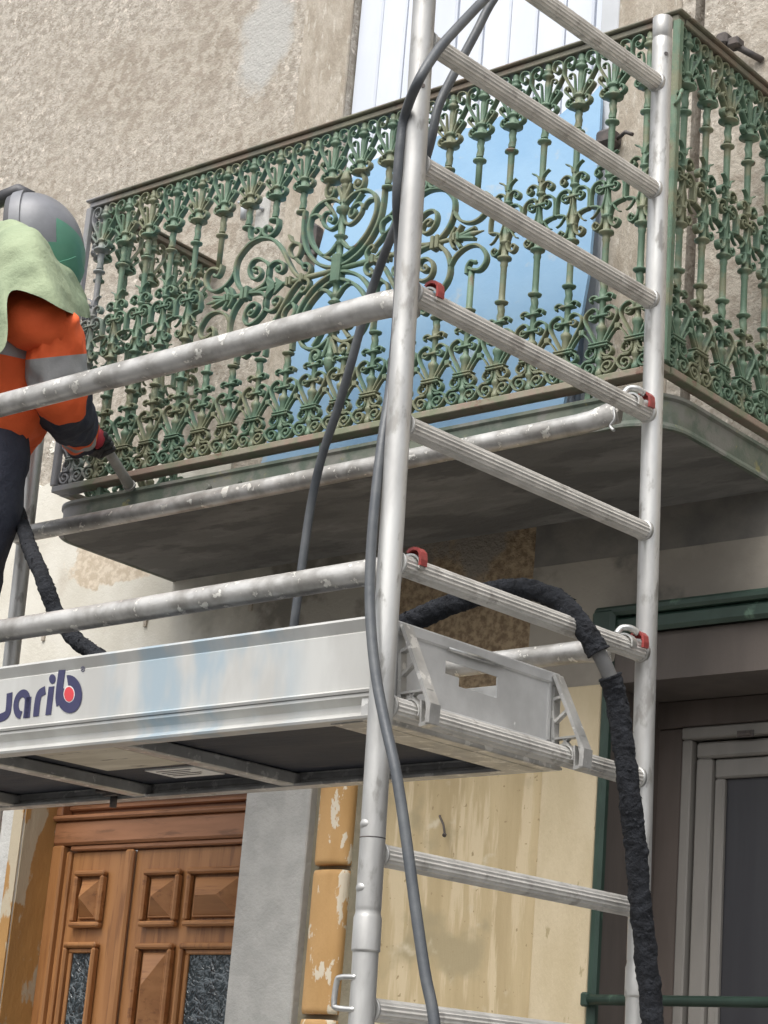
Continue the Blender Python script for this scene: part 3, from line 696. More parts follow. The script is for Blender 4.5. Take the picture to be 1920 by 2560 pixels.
# centre panel: quarter motif mirrored left-right and top-bottom
PC = dict(
 big=[(-367,2424),(-391,2434),(-419,2463),(-433,2501),(-432,2536),(-417,2560),(-388,2584),(-355,2593),(-326,2591),(-292,2577),(-263,2551),(-240,2520),(-222,2491),(-198,2456),(-173,2433),(-155,2427)],
 spir=[(-361,2426),(-333,2430),(-306,2441),(-295,2466),(-299,2497),(-316,2514),(-340,2527),(-363,2525),(-375,2507),(-372,2483),(-355,2465),(-335,2463),(-325,2477),(-336,2496),(-351,2501),(-358,2494),(-348,2484)],
 side=[(-262,2429),(-286,2444),(-298,2464),(-295,2489),(-277,2501),(-257,2500),(-238,2486),(-235,2469),(-250,2463),(-265,2474),(-260,2484)],
 leaf1=[(-449,2425),(-479,2431),(-512,2440)], leaf3=[(-440,2428),(-453,2440),(-466,2458)], leaf4=[(-430,2426),(-436,2442),(-446,2456)],
 s5=[(-493,2540),(-494,2520),(-505,2506),(-520,2512)],
 s5b=[(-500,2525),(-517,2534),(-538,2536),(-554,2520),(-554,2497),(-532,2468),(-503,2458),(-472,2465),(-448,2483),(-434,2507)],
 s6=[(-391,2643),(-391,2627),(-385,2602),(-361,2595),(-342,2604),(-344,2621),(-360,2629),(-367,2621)],
 s7=[(-279,2640),(-277,2617),(-289,2598),(-312,2592),(-331,2604),(-330,2622),(-316,2626),(-306,2615)],
 ringo=[(-201,2546),(-180,2535),(-176,2517),(-182,2500),(-195,2496),(-213,2508),(-221,2528),(-213,2542),(-201,2546)],
 ringl=[(-227,2575),(-216,2556),(-201,2546)], ringd=[(-192,2496),(-179,2482),(-160,2466)],
 curl=[(-155,2427),(-136,2432),(-130,2448),(-139,2464),(-153,2469),(-159,2459),(-150,2450)],
 s8=[(-175,2641),(-175,2595),(-168,2548),(-147,2503),(-112,2464),(-69,2441),(-35,2433)],
 circ=[(-30,2627),(-48,2642),(-71,2653),(-104,2652),(-133,2636),(-150,2605),(-150,2566),(-130,2521),(-99,2488),(-66,2467),(-38,2457)],
 inn=[(-29,2588),(-37,2567),(-58,2556),(-80,2564),(-98,2584),(-99,2604),(-86,2615),(-66,2608),(-53,2589),(-60,2577),(-76,2586),(-73,2598)],
 leafi=[(-93,2646),(-74,2622),(-60,2602)], leafo=[(-142,2615),(-128,2617),(-113,2609),(-105,2594)],
 s9=[(-86,2708),(-96,2690),(-94,2668),(-80,2660),(-66,2668),(-65,2684),(-76,2690),(-82,2680)],
 arm=[(-32,2510),(-45,2496),(-55,2486),(-73,2478),(-87,2480)],
 up1=[(-28,2620),(-34,2650),(-44,2670),(-50,2686)])
WID = dict(leaf1=.006, leaf3=.006, leaf4=.005, arm=.0065, ringl=.004, ringd=.006, up1=.007, leafi=.005)
ZM = 2.424
q = MB()
for nm, pts in PC.items():
    for sx in (1, -1):
        for sz in (1, -1):
            P = []
            for u, v in pts:
                x = (u+26)/1000*sx; z = v/1000
                if sz < 0: z = 2*ZM - z
                P.append((x, z - RZ0))
            q.ribbon(P, WID.get(nm, .0050), .020 if nm not in ('inn','arm') else .016, 0, 1, (1, .75) if nm not in ('big','circ','s8') else (1,1), sub=4)
def kn(u, v, r):
    for sx in (1, -1):
        for sz in (1, -1):
            z = v/1000 if sz > 0 else 2*ZM - v/1000
            q.lathe([(-r, r*.3), (-r*.7, r*.75), (0, r), (r*.7, r*.75), (r, r*.3)], 10, ((u+26)/1000*sx, .007, z-RZ0))
for u, v, r in ((-348,2486,.007),(-258,2482,.007),(-520,2512,.007),(-364,2620,.008),(-308,2614,.010),(-152,2452,.006),(-73,2592,.007),(-77,2680,.009)): kn(u, v, r)
rpart_M = Matrix.Translation((0, 0, 0))
o = q.build('centre_scrollwork', IRON, rail); o.location = Vector((-3.728, FY, RZ0)) - Vector((-3.73, FY, RZ0))
q = MB(); zc = ZM - RZ0
for sx in (1, -1):
    for a, b, hh in ((.34,.352,.020),(.356,.368,.020),(.17,.178,.014),(.182,.190,.014),(.128,.138,.014),(.122,.127,.009),(.415,.423,.012),(.428,.436,.012)):
        x0, x1 = sorted((a*sx, b*sx)); q.box((x0, -.006, zc-hh), (x1, .024, zc+hh), bev=.002)
    q.tube([(.02*sx, .008, zc), (.12*sx, .008, zc), (.2*sx, .008, zc), (.34*sx, .008, zc), (.48*sx, .008, zc), (.515*sx, .008, zc)], [.008,.009,.007,.006,.008,.002], 8)
    # arrow head leaves
    for u in (.235, .20):
        q.add([(u*sx, .0, zc), ((u+.04)*sx, .002, zc+.028), ((u+.028)*sx, .0, zc), ((u+.04)*sx, .002, zc-.028), (u*sx, .014, zc), ((u+.04)*sx, .012, zc+.028), ((u+.028)*sx, .014, zc), ((u+.04)*sx, .012, zc-.028)], [(0,1,2),(0,2,3),(4,6,5),(4,7,6),(0,4,5,1),(1,5,6,2),(2,6,7,3),(3,7,4,0)], smooth=False)
o = q.build('centre_crossbar', IRON, rail); o.location = (.002, 0, 0)
q = MB()
half = [(0,.014),(.045,.014),(.050,.010),(.075,.010),(.080,.016),(.086,.010),(.096,.014),(.102,.021),(.108,.010),(.140,.012),(.150,.009),(.172,.011),(.180,.022),(.186,.020),(.190,.022),(.196,.010),(.23,.008),(.255,.010),(.262,.014),(.268,.008),(.272,.017),(.280,.018),(.300,.012),(.322,.001)]
q.lathe([(z, r) for z, r in half], 10, (0, .009, zc)); q.lathe([(-z, r) for z, r in half], 10, (0, .009, zc))
q.box((-.017, -.010, zc-.046), (.017, .028, zc+.046), bev=.006)
o = q.build('centre_spindle', IRON, rail); o.location = (.002, 0, 0)

# ================================================================ shopfront
sf = thing('shopfront', 'recessed shopfront with dark brown boarding and a green painted metal frame', 'shopfront', Matrix.Translation((-2.2, YW, GZ)))
SI = sf.matrix_world.inverted()
def spart(mb, name, m_, parent=None):
    o = mb.build(name, m_, parent or sf)
    if parent is None: o.matrix_local = SI
    return o
XS = -3.135
YR = 4.90
q = MB(); q.box((XS, YW-.02, GZ), (XS+.028, YW+.01, 1.47), bev=.008); spart(q, 'frame_post', GREENP)
q = MB(); q.box((XS-.02, YW-.045, 1.478), (2.4, YW-.008, 1.505), bev=.008); q.box((XS-.02, YW-.03, 1.43), (2.4, YW-.006, 1.477), bev=.010); q.box((XS-.024, YW-.05, 1.42), (XS+.05, YW-.0065, 1.50), bev=.012); spart(q, 'frame_header', GREENP)
q = MB(); q.box((XS+.002, YW+.012, GZ), (XS+.014, YR-.002, 1.43)); spart(q, 'side_board', BROWN)
q = MB(); q.box((XS+.0142, YW+.14, GZ), (XS+.03, YW+.20, 1.43)); q.box((XS+.0142, YW+.21, GZ), (XS+.026, YR-.01, 1.30)); spart(q, 'side_board', BROWNR)
q = MB(); q.box((XS+.002, YW+.0, 1.30), (2.4, YR, 1.429)); spart(q, 'header_board', BROWN)
q = MB(); q.box((XS+.015, YR-.05, 1.225), (2.4, YR+.03, 1.299), bev=.003); q.box((XS+.015, YR-.04, GZ), (-3.035, YR+.03, 1.224), bev=.003); spart(q, 'boarding', BROWNR)
wn = MB(); xa, xg = -3.03, -2.915
wn.box((xa, YR-.055, 1.19), (2.3, YR, 1.222), bev=.004)
wn.box((xa, YR-.05, GZ+.4), (xa+.03, YR, 1.189), bev=.004); wn.box((xa+.036, YR-.035, 1.14), (2.3, YR, 1.183), bev=.006); wn.box((xa+.036, YR-.035, GZ+.4), (xa+.085, YR, 1.139), bev=.006)
wn.box((xa+.087, YR-.02, 1.085), (2.3, YR, 1.138), bev=.005); wn.box((xa+.087, YR-.02, GZ+.4), (xa+.118, YR, 1.084), bev=.005)
wf = spart(wn, 'window_frame', TAUPE)
q = MB(); q.box((xa+.118, YR-.004, GZ+.4), (2.3, YR-.002, 1.085)); spart(q, 'window_screen', SCREEN)
p = at(1868, 1835, Y=YR-.056); q = MB(); q.box((p.x-.03, YR-.058, p.z-.008), (p.x+.02, YR-.0555, p.z+.010)); q.box((p.x-.022, YR-.064, p.z-.005), (p.x+.012, YR-.0585, p.z+.004), bev=.002); spart(q, 'vent_slot', DARKM)
q = MB(); q.box((XS, YR+.031, GZ), (2.4, YR+.06, 1.3)); spart(q, 'back_board', BROWN)
q = MB(); q.tube([(XS+.02, YW-.03, .468), (2.4, YW-.03, .468)], .0135, 12); q.box((XS+.0, YW-.045, .450), (XS+.022, YW-.021, .486), bev=.005)
tag(q.build('green_rail', GREENP), 'horizontal dark green tube rail across the shopfront', 'rail')

# ================================================================ SCAFFOLD
def sthing(name, label, cat, loc, group=None, base=None):
    return thing(name, label, cat, SM @ Matrix.Translation(loc), group)
def rung_z(k): return -.28*(k-6)
def scaffold_frame(label, loc):
    f = sthing('scaffold_ladder', label, 'scaffold ladder', loc, 'ladder frames of the scaffold tower')
    B = -loc[2]
    zb = -2.70 + B
    def post(y, ztop, joint):
        q = MB(); r = .024
        prof = [(zb, r), (joint-.5+B, r), (joint-.2+B, r), (joint-.02+B, r), (joint-.004+B, r), (joint-.001+B, r), (joint+B, r+.0026), (joint+.003+B, r+.0026), (joint+.060+B, r+.0022), (joint+.064+B, r+.0008), (joint+.07+B, r-.0006), (joint+.074+B, r-.0006), (joint+.077+B, r), (joint+.082+B, r), (joint+.10+B, r)]
        z = joint+.16
        while z < ztop-.08:
            prof.append((z+B, r)); z += .08
        if y > .1: prof += [(ztop-.062+B, r), (ztop-.060+B, r-.0016), (ztop-.056+B, r-.0016), (ztop-.054+B, r), (ztop-.003+B, r), (ztop+B, r-.0025)]
        else: prof += [(ztop+B, r)]
        q.lathe(prof, 28, (0, y, 0))
        return q.build('post', ALU_V, f)
    a = post(0, 1.72, -.738); b = post(SW, 1.583, -.745)
    # crimp dimples with a bright rolled edge on the front post
    for z in (-.505, -.622):
        q = MB(); c = Vector((-.003, -.0132, z+B)); R = []
        for i in range(9):
            t = -math.pi/2 + math.pi*i/8
            R.append([c + Vector((.0155*math.cos(t)*math.cos(u), .0135*math.cos(t)*math.sin(u), .013*math.sin(t)-.003*math.cos(t))) for u in [2*math.pi*j/16 for j in range(16)]])
        q.rings(R, caps=False); q.build('crimp_dent', ALU_V, a)
    q = MB(); q.lathe([(-.0015,.0236),(-.001,.0243),(.001,.0243),(.0015,.0236)], 28, (0, 0, -.532+B)); q.build('joint_line', DARKM, a)
    for y, z, x in ((0, 1.0, 0), (SW, 1.475, 0), (SW, -.74, 0), (0, -.9, 0)):
        q = MB(); q.tube([(.020, y-.012, z+B), (.0215, y-.0135, z+B)], .005, 10); q.build('pin_hole', DARKM, a if y == 0 else b)
    for k in range(1, 16):
        z = rung_z(k) + B
        if z < zb + .1: break
        q = MB(); q.tube([(0, .018, z), (0, .3, z), (0, .6, z), (0, SW-.018, z)], .0215, 32, ribs=.90)
        q.build('rung', ALU_R, f)
        for y in (.024, SW-.024):
            q = MB(); s_ = 1 if y < .1 else -1
            q.tube([(0, y-.006*s_, z), (0, y+.001*s_, z), (0, y+.004*s_, z)], [.0245,.0238,.0214], 20)
            q.build('weld_bead', ALU_V, f)
    return f
fr1 = scaffold_frame('near ladder frame of the aluminium scaffold tower with nine visible rungs', (0, 0, -2.7))
fr2 = dup(fr1); fr2.matrix_world = SM @ Matrix.Translation((-2.2, 0, -2.7))
fr2['label'] = 'far ladder frame of the scaffold tower, half hidden behind the worker'
# lift the topmost rung a little higher (photo: first rung leaves the frame at the top)
def guardrail(y, k, label, side, r=.026, dz=0.0):
    z = rung_z(k)
    g = sthing('guardrail', label, 'guardrail', (0, y, z), 'aluminium guardrail tubes')
    q = MB()
    # tube with flattened ends
    R = []
    L_ = 2.2
    xs = [-.030, -.045, -.07, -.11, -.15] + [-.15-i*(L_-.30)/24 for i in range(1, 25)] + [-L_+.11, -L_+.07, -L_+.045, -L_+.03]
    for x in xs:
        e = min(-x, L_+x); k_ = max(0, min(1, (e-.03)/.10)); k_ = k_*k_*(3-2*k_)
        ry = r*(.40+.60*k_); rz = r*(1.28-.28*k_)
        zz = dz*(.35+.65*k_) + .004*math.sin(x*1.4)
        R.append([(x, ry*math.cos(2*math.pi*j/20), zz+rz*math.sin(2*math.pi*j/20)) for j in range(20)])
    q.rings(R); q.build('tube', SPLAT, g)
    for x, sg in ((-.0, 1), (-L_, -1)):
        h = MB()
        P = [Vector((x-.036*sg, 0, -.004)), Vector((x-.028*sg, 0, .014)), Vector((x-.012*sg, 0, .0235)), Vector((x+.008*sg, 0, .0235)), Vector((x+.0222*sg, 0, .012)), Vector((x+.0225*sg, 0, -.004))]
        R = [[p_+Vector((0, yy, 0))+(Vector((p_.x-x, 0, p_.z)).normalized()*t_) for yy, t_ in ((-.009, 0), (.009, 0), (.009, .004), (-.009, .004))] for p_ in spline(P, 4)]
        h.rings(R, smooth=False); h.build('hook', STEEL, g)
        c = MB(); yc = .040 if side > 0 else .0
        P = [(-.008,.033),(-.002,.039),(.010,.041),(.021,.038),(.029,.029),(.031,.014),(.030,.002)]
        th = .006; R = []
        for i, (a_, b_) in enumerate(P):
            n0_ = Vector((P[max(i-1,0)][0]-P[min(i+1,6)][0], P[max(i-1,0)][1]-P[min(i+1,6)][1])); n0_.normalize(); nx, nz_ = n0_.y*th, -n0_.x*th
            if nx*a_ + nz_*(b_-.0) > 0: nx, nz_ = -nx, -nz_
            R.append([(x+a_*sg, yc-.010, b_), (x+a_*sg, yc+.010, b_), (x+(a_+nx)*sg, yc+.010, b_+nz_), (x+(a_+nx)*sg, yc-.010, b_+nz_)])
        c.rings(R, smooth=False)
        web = [(-.007,.032),(.010,.037),(.024,.029),(.029,.003),(.023,.003),(.021,.014),(.012,.025),(-.006,.029)]
        c.add([(x+a_*sg, yc+.004, b_) for a_, b_ in web]+[(x+a_*sg, yc+.007, b_) for a_, b_ in web], [tuple(range(8)), tuple(reversed(range(8,16)))]+[(i,(i+1)%8,8+(i+1)%8,8+i) for i in range(8)], smooth=False)
        c.build('red_trigger', RED, g)
        if side > 0:
            c = MB(); c.tube(spline([Vector((x-.014*sg, -.012, .026)), Vector((x-.010*sg, .0, .042)), Vector((x+.004*sg, .014, .044)), Vector((x+.012*sg, .034, .036))], 4), .0075, 10); c.build('latch_bar', STEEL, g)
            c = MB(); c.tube([(x+.012*sg, yc-.014, .036), (x+.012*sg, yc-.010, .036)], .006, 12); c.build('rivet', STEEL, g)
        if side > 0:
            wv = MB(); wv.tube(spline([Vector((x-.012*sg, 0, .03)), Vector((x-.03*sg, -.006, .024)), Vector((x-.040*sg, -.010, -.005)), Vector((x-.036*sg, -.012, -.03)), Vector((x-.048*sg, -.012, -.045)), Vector((x-.036*sg, -.014, -.058))], 4), .0038, 8); wv.build('spring_wire', STEEL, g)
    return g
guardrail(.072, 4, 'upper guardrail tube on the street side of the scaffold platform, across the worker', 0, .0285, .020)
guardrail(.066, 6, 'lower guardrail tube on the street side, just above the printed toe board', 0, .0262, .007)
guardrail(SW-.085, 4, 'upper guardrail tube on the house side, crossing the balcony edge', 1, .0242, -.020)
guardrail(SW-.085, 6, 'lower guardrail tube on the house side, mostly hidden behind the toe boards', 1, .0245, 0)

# ---------------------------------------------------------------- platform
PL = 2.14
pf = sthing('scaffold_platform', 'aluminium framed scaffold platform with dark plywood deck hooked on the rungs', 'platform', (0, 0, 0))
Y0, Y1 = .032, .642
q = MB()
def cbeam(y_face, sg):
    # C-shaped side rail extruded along x: stepped profile
    pr = [(-.002,-.292),(.004,-.286),(.016,-.277),(.014,-.268),(-.003,-.253),(-.003,-.2465),(.034,-.2465),(.034,-.252),(.012,-.256),(.012,-.284),(.034,-.290),(.034,-.297),(-.006,-.297),(-.008,-.292)]
    q_ = MB(); q_.rings([[(x, y_face+sg*a, z) for a, z in pr] for x in (-.045, -PL)], smooth=False); return q_
cbeam(Y0, 1).build('side_beam', BOARD, pf); cbeam(Y1, -1).build('side_beam', ALU, pf)
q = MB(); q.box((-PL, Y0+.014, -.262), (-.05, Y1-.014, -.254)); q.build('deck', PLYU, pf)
for x in (-.80, -1.30, -1.80):
    q = MB(); q.box((x-.022, Y0+.013, -.294), (x+.022, Y1-.013, -.264), bev=.003); q.build('cross_member', ALU, pf)
q = MB(); q.box((-.080, Y0+.001, -.299), (-.046, Y1-.001, -.2475), bev=.002); q.box((-.165, Y0+.013, -.2995), (-.0805, Y1-.013, -.292)); q.build('end_beam', ALU, pf)
q = MB(); q.box((-1.08, Y0+.035, -.294), (-.822, Y0+.265, -.288)); q.build('hatch_panel', HATCH, pf)
a = ats(380, 1932, z=-.275); b = ats(550, 1932, z=-.275)
q = MB(); q.box((-1.0, .34, -.2925), (-.84, .44, -.289)); lb = q.build('label', PAPER, pf)
q = MB(); 
for i in range(4): q.box((-.98, .356+i*.018, -.2932), (-.87-.02*(i % 2), .361+i*.018, -.2926))
q.build('label_print', HELMD, lb)
q = MB(); q.tube([(-1.385, .600, -.29), (-1.385, .600, -.318)], .009, 10); q.box((-1.40, .575, -.292), (-1.35, .59, -.280)); q.tube([(-1.41, .56, -.282), (-1.36, .60, -.284)], .005, 6); q.build('hatch_latch', DARKM, pf)
# hooks: cast brackets gripping the rung
def bracket(y):
    h = MB()
    zt = -.110
    # long sloping outer arm from the board top to beyond the rung
    P0, P1 = Vector((-.030, 0, zt)), Vector((.030, 0, -.262))
    def bar(a, b, w_, t_, mb=h):
        a = Vector(a); b = Vector(b); d_ = (b-a).normalized(); n_ = Vector((-d_.z, 0, d_.x))*t_
        R = [[p_+n_+Vector((0,-w_,0)), p_+n_+Vector((0,w_,0)), p_-n_+Vector((0,w_,0)), p_-n_+Vector((0,-w_,0))] for p_ in (a, b)]
        mb.rings(R, smooth=False)
    bar((-.030,0,-.104), (.050,0,-.268), .0150, .004); bar((.050,0,-.266), (.048,0,-.304), .0155, .0055); bar((.052,0,-.302), (.026,0,-.306), .012, .004)
    bar((-.036,0,-.158), (-.030,0,-.250), .009, .004); bar((-.036,0,-.156), (-.014,0,-.150), .008, .003); bar((-.016,0,-.150), (.034,0,-.240), .007, .0022)
    bar((-.036,0,-.240), (.040,0,-.238), .009, .0022); bar((.026,0,-.258), (.028,0,-.304), .010, .002); bar((-.034,0,-.206), (.0,0,-.180), .006, .003)
    bar((.030,0,-.242), (.042,0,-.290), .006, .0015)
    # curved saddle over the rung
    P = [Vector((.0235*math.cos(a_), 0, -.28 + .0235*math.sin(a_))) for a_ in [math.radians(x) for x in range(-20, 201, 20)]]
    R = [[p_+Vector((0,-.014,0)), p_+Vector((0,.014,0)), p_*1.0+Vector((p_.x*.16,.014,(p_.z+.28)*.16)), p_+Vector((p_.x*.16,-.014,(p_.z+.28)*.16))] for p_ in P]
    h.rings(R, smooth=False)
    bar((-.010,0,-.255), (.008,0,-.238), .006, .002); bar((.008,0,-.256), (-.010,0,-.238), .006, .002)
    h.v = [(v[0], v[1]+y, v[2]) for v in h.v]
    return h
for y in (.095, .60): bracket(y).build('platform_hook', ALU, pf)
q = MB(); q.tube([(-.01, -.012, -.285), (.0, .03, -.285)], .004, 8); q.lathe([(-.012,.004),(-.006,.011),(.004,.011),(.010,.004)], 10, (-.012, .010, -.296)); q.build('locking_pin', STEEL, pf)

# ---------------------------------------------------------------- toe boards
tb = sthing('toe_board', 'long aluminium toe board with a navy printed logo and bluish overspray', 'toe board', (0, 0, 0))
YF = Y0 - .001
q = MB()
pr = [(0,-.236),(0,-.126),(.003,-.123),(-.008,-.101),(-.006,-.096),(.010,-.096),(.012,-.100),(.012,-.236),(.010,-.2455),(-.005,-.2455),(-.007,-.2405)]
q.rings([[(x, YF+a, z) for a, z in pr] for x in (-.036, -PL)], smooth=False); q.build('board', BOARD, tb)
# logo: traced letters set as thin print on the board face
def LG(px, py): v = ats(px/3.318, 1550+py/3.318, y=YF); return (v.x, v.z)
def stroke(mb, pts, w, y, sub=6, taper=None):
    P = spline([Vector((a, 0, b)) for a, b in pts], sub); R = []; n = len(P)
    vs = []; fs = []
    for i, p in enumerate(P):
        t = (P[min(i+1,n-1)]-P[max(i-1,0)]).normalized(); nr = Vector((-t.z, 0, t.x))*w
        vs += [(p.x-nr.x, y, p.z-nr.z), (p.x+nr.x, y, p.z+nr.z)]
        if i: fs.append((2*i-2, 2*i, 2*i+1, 2*i-1))
    k = len(vs); vs += [(a, y+.0006, c) for a, b, c in vs]
    fs += [tuple(reversed([x+k for x in f])) for f in fs]
    mb.add(vs, fs, smooth=False)
def poly(mb, pts, y, th=.0006):
    n = len(pts); mb.add([(a, y, b) for a, b in pts]+[(a, y+th, b) for a, b in pts], [tuple(range(n)), tuple(reversed(range(n, 2*n)))]+[(i, (i+1) % n, n+(i+1) % n, n+i) for i in range(n)], smooth=False)
lg = MB(); yl = YF-.0012
def PX(*pts): return [LG(*p) for p in pts]
# u
stroke(lg, PX((-95,625),(-100,720),(-85,790),(-40,815),(10,810),(60,780),(75,720),(82,605)), .0098, yl)
# a
stroke(lg, PX((215,812),(228,700),(228,640),(205,610),(175,615),(145,655),(135,720),(150,775),(178,790)), .0088, yl)
stroke(lg, PX((228,812),(242,640)), .0085, yl)
# r
stroke(lg, PX((300,800),(312,690),(330,615),(378,582)), .0098, yl)
# i
stroke(lg, PX((402,788),(430,552)), .0095, yl)
poly(lg, [LG(437+27*math.cos(t), 490-40*math.sin(t)) for t in [2*math.pi*i/20 for i in range(20)]], yl)
# b
stroke(lg, PX((518,415),(500,540),(492,640),(500,700)), .0115, yl)
ring = []
oc = [LG(577+108*math.cos(t)-4*math.sin(t), 615-158*math.sin(t)) for t in [2*math.pi*i/40 for i in range(40)]]
icn = [LG(577+47*math.cos(t), 615-70*math.sin(t)) for t in [2*math.pi*i/40 for i in range(40)]]
vs = [(a, yl-.0004, b) for a, b in oc] + [(a, yl-.0004, b) for a, b in icn]
lg.add(vs, [(i, (i+1) % 40, 40+(i+1) % 40, 40+i) for i in range(40) if not 11 <= i <= 15], smooth=False)
lg.build('logo_lettering', NAVYINK, tb)
q = MB(); poly(q, [LG(577+47*math.cos(t), 615-70*math.sin(t)) for t in [2*math.pi*i/32 for i in range(32)]], yl); q.build('logo_ring', WHITEINK, tb)
q = MB(); poly(q, [LG(577+40*math.cos(t), 617-61*math.sin(t)) for t in [2*math.pi*i/32 for i in range(32)]], yl-.0008); q.build('logo_dot', REDINK, tb)
# registered mark, a small ring with an R inside
q = MB(); stroke(q, [LG(690+15*math.cos(t), 408-20*math.sin(t)) for t in [2*math.pi*i/16 for i in range(17)]], .0006, yl, 2)
stroke(q, PX((684,418),(685,398),(694,398),(694,407),(686,409)), .0006, yl, 2); stroke(q, PX((688,409),(696,418)), .0006, yl, 1)
q.build('registered_mark', NAVYINK, tb)
# end toe board with grip slot
te = sthing('end_toe_board', 'short aluminium end toe board with a cut-out grip slot facing the camera', 'toe board', (0, 0, 0))
xE = -.040
EM = M_('scuffed_end_board', (.66,.66,.65), (.52,.52,.51), scale=8, rough=.5, metal=.2, c3=(.88,.88,.86), s3=8, t3=(.64,.66), bump=.05, world=False)
q = MB(); ya, yb, yc, yd = .235, .405, Y0+.014, .60
q.box((xE-.003, yc, -.243), (xE, yd, -.188)); q.box((xE-.003, yc, -.188), (xE, ya, -.122)); q.box((xE-.003, yb, -.188), (xE, yd, -.122)); q.box((xE-.003, ya, -.143), (xE, yb, -.122))
q.box((xE-.003, ya, -.188), (xE, ya+.045, -.170))
q.box((xE-.014, yc, -.122), (xE+.006, yd+.02, -.096), bev=.004); q.box((xE-.008, yc, -.256), (xE+.004, yd, -.243), bev=.003)
q.box((xE-.001, yd-.02, -.243), (xE+.004, yd-.012, -.122)); q.box((xE-.012, yd, -.250), (xE+.001, yd+.028, -.122), bev=.003)
q.build('board', EM, te)
q = MB(); a = ats(1120, 1621, x=xE+.004); b = ats(1258, 1667, x=xE+.006); q.tube([a, a.lerp(b, .5)+Vector((.004,0,0)), b], [.004,.0055,.002], 8); q.build('spring_rod', STEEL, te)
# rear toe board
tr_ = sthing('toe_board', 'plain aluminium toe board on the house side behind the end board', 'toe board', (0, 0, 0))
q = MB(); q.box((-PL, Y1-.004, -.244), (-.07, Y1, -.100), bev=.001); q.build('board', ALU, tr_)
# steel U clip low on the front post
q = MB()
pts = [ats(892, 2443, y=-.02), ats(852, 2443, y=-.024), ats(842, 2455, y=-.024), ats(835, 2508, y=-.024), ats(843, 2520, y=-.024), ats(888, 2524, y=-.02)]
q.tube(spline(pts, 4), .0055, 10)
o = q.build('locking_clip', STEEL); o.matrix_world = SM
tag(o, 'bent steel U clip on the lower front post of the scaffold', 'clip')

# ================================================================ CABLES AND HOSES
def cable(name, pts, r, m_, label, cat, sub=6, seg=12):
    P = []
    for px, py, ax, v in pts: P.append(at(px, py, **{ax: v}))
    q = MB(); q.tube(spline(P, sub), r, seg); return tag(q.build(name, m_), label, cat)
cable('cable', [(1300,-110,'X',-2.46),(1232,-25,'X',-2.46),(1160,52,'X',-2.46),(1095,125,'X',-2.462),(1045,205,'X',-2.47),(1012,290,'Y',2.925),(1000,370,'Y',2.93),(994,450,'Y',2.935),(993,520,'Y',2.955),(997,600,'Y',3.0),(995,760,'Y',3.012),(978,950,'Y',3.01),(953,1120,'Y',2.965),(934,1290,'Y',2.945),(925,1440,'Y',2.94),(927,1560,'Y',2.935),(940,1690,'Y',2.93),(963,1810,'Y',2.925),(986,1910,'Y',2.92),(1003,2010,'Y',2.92),(1020,2130,'Y',2.92),(1040,2280,'Y',2.92),(1062,2430,'Y',2.92),(1090,2600,'Y',2.92),(1100,3000,'Y',2.92)], .0105, CABLE, 'grey cable looping over the front scaffold post and hanging down in front of it', 'cable')
cable('cable', [(1320,-110,'X',-2.60),(1236,-5,'X',-2.60),(1188,85,'X',-2.60),(1132,190,'X',-2.60),(1095,270,'X',-2.60),(1078,350,'X',-2.61),(1050,440,'Y',3.12),(1010,520,'Y',3.14),(975,600,'Y',3.16),(945,680,'Y',3.2),(915,770,'Y',3.22),(880,900,'Y',3.24),(845,1020,'Y',3.26),(805,1140,'Y',3.28),(778,1260,'Y',3.3),(757,1400,'Y',3.3),(738,1540,'Y',3.3),(725,1640,'Y',3.32),(700,1720,'Y',3.34)], .0102, CABLE, 'grey cable hanging behind the guardrails down to the platform deck', 'cable')
def foamhose(name, pts, r, label, wraps, r_in=.017):
    P = spline([at(px, py, **{ax: v}) for px, py, ax, v in pts], 10)
    t_ = thing(name, label, 'hose', Matrix.Translation(P[-1]))
    inv = t_.matrix_world.inverted()
    q = MB(); q.tube(P, r_in, 12); o = q.build('inner_hose', HOSEG, t_); o.matrix_local = inv
    for a, b in wraps:
        i0, i1 = int(a*(len(P)-1)), int(b*(len(P)-1)); seg = P[i0:i1+1]
        # resample finely for the lumpy surface
        Q = []
        for k in range(len(seg)-1):
            for j in range(5): Q.append(seg[k].lerp(seg[k+1], j/5))
        Q.append(seg[-1])
        rr = [r*(.98 + .07*noise.noise(Vector((k*.05, r*50, 0))) + (.08 if k < 4 or k > len(Q)-5 else 0)) for k in range(len(Q))]
        q = MB(); q.tube(Q, rr, 40, wob=r*.16, sc=52)
        # torn scraps standing off the surface
        for k in range(len(Q)//3):
            i = random.randrange(2, len(Q)-2); th = random.random()*6.28
            t = (Q[i+1]-Q[i-1]).normalized(); u = t.orthogonal().normalized(); v_ = t.cross(u); d_ = u*math.cos(th)+v_*math.sin(th)
            c = Q[i]+d_*r*1.0; s_ = r*random.uniform(.08,.22); e = t.cross(d_)
            q.add([c-e*s_, c+e*s_, c+d_*s_*.9+t*s_, c-d_*s_*.3-t*s_*.6], [(0,1,2),(0,3,1),(0,2,3),(1,3,2)], smooth=False)
        o = q.build('foam_wrap', FOAM, t_); o.matrix_local = inv
    return t_
foamhose('wrapped_hose', [(900,1620,'X',-3.0),(980,1578,'X',-2.92),(1040,1548,'X',-2.82),(1130,1510,'X',-2.74),(1230,1478,'X',-2.68),(1320,1474,'X',-2.62),(1395,1500,'X',-2.56),(1445,1553,'X',-2.51),(1488,1618,'X',-2.475),(1524,1690,'X',-2.455),(1545,1770,'X',-2.45),(1560,1880,'X',-2.44),(1576,2000,'X',-2.43),(1590,2130,'X',-2.43),(1603,2280,'X',-2.43),(1616,2400,'X',-2.43),(1632,2580,'X',-2.43),(1640,2900,'X',-2.43)], .0235, 'thick hose wrapped in torn black foam, arching over a rung and hanging down', [(0,.485),(.53,1)], .0165)
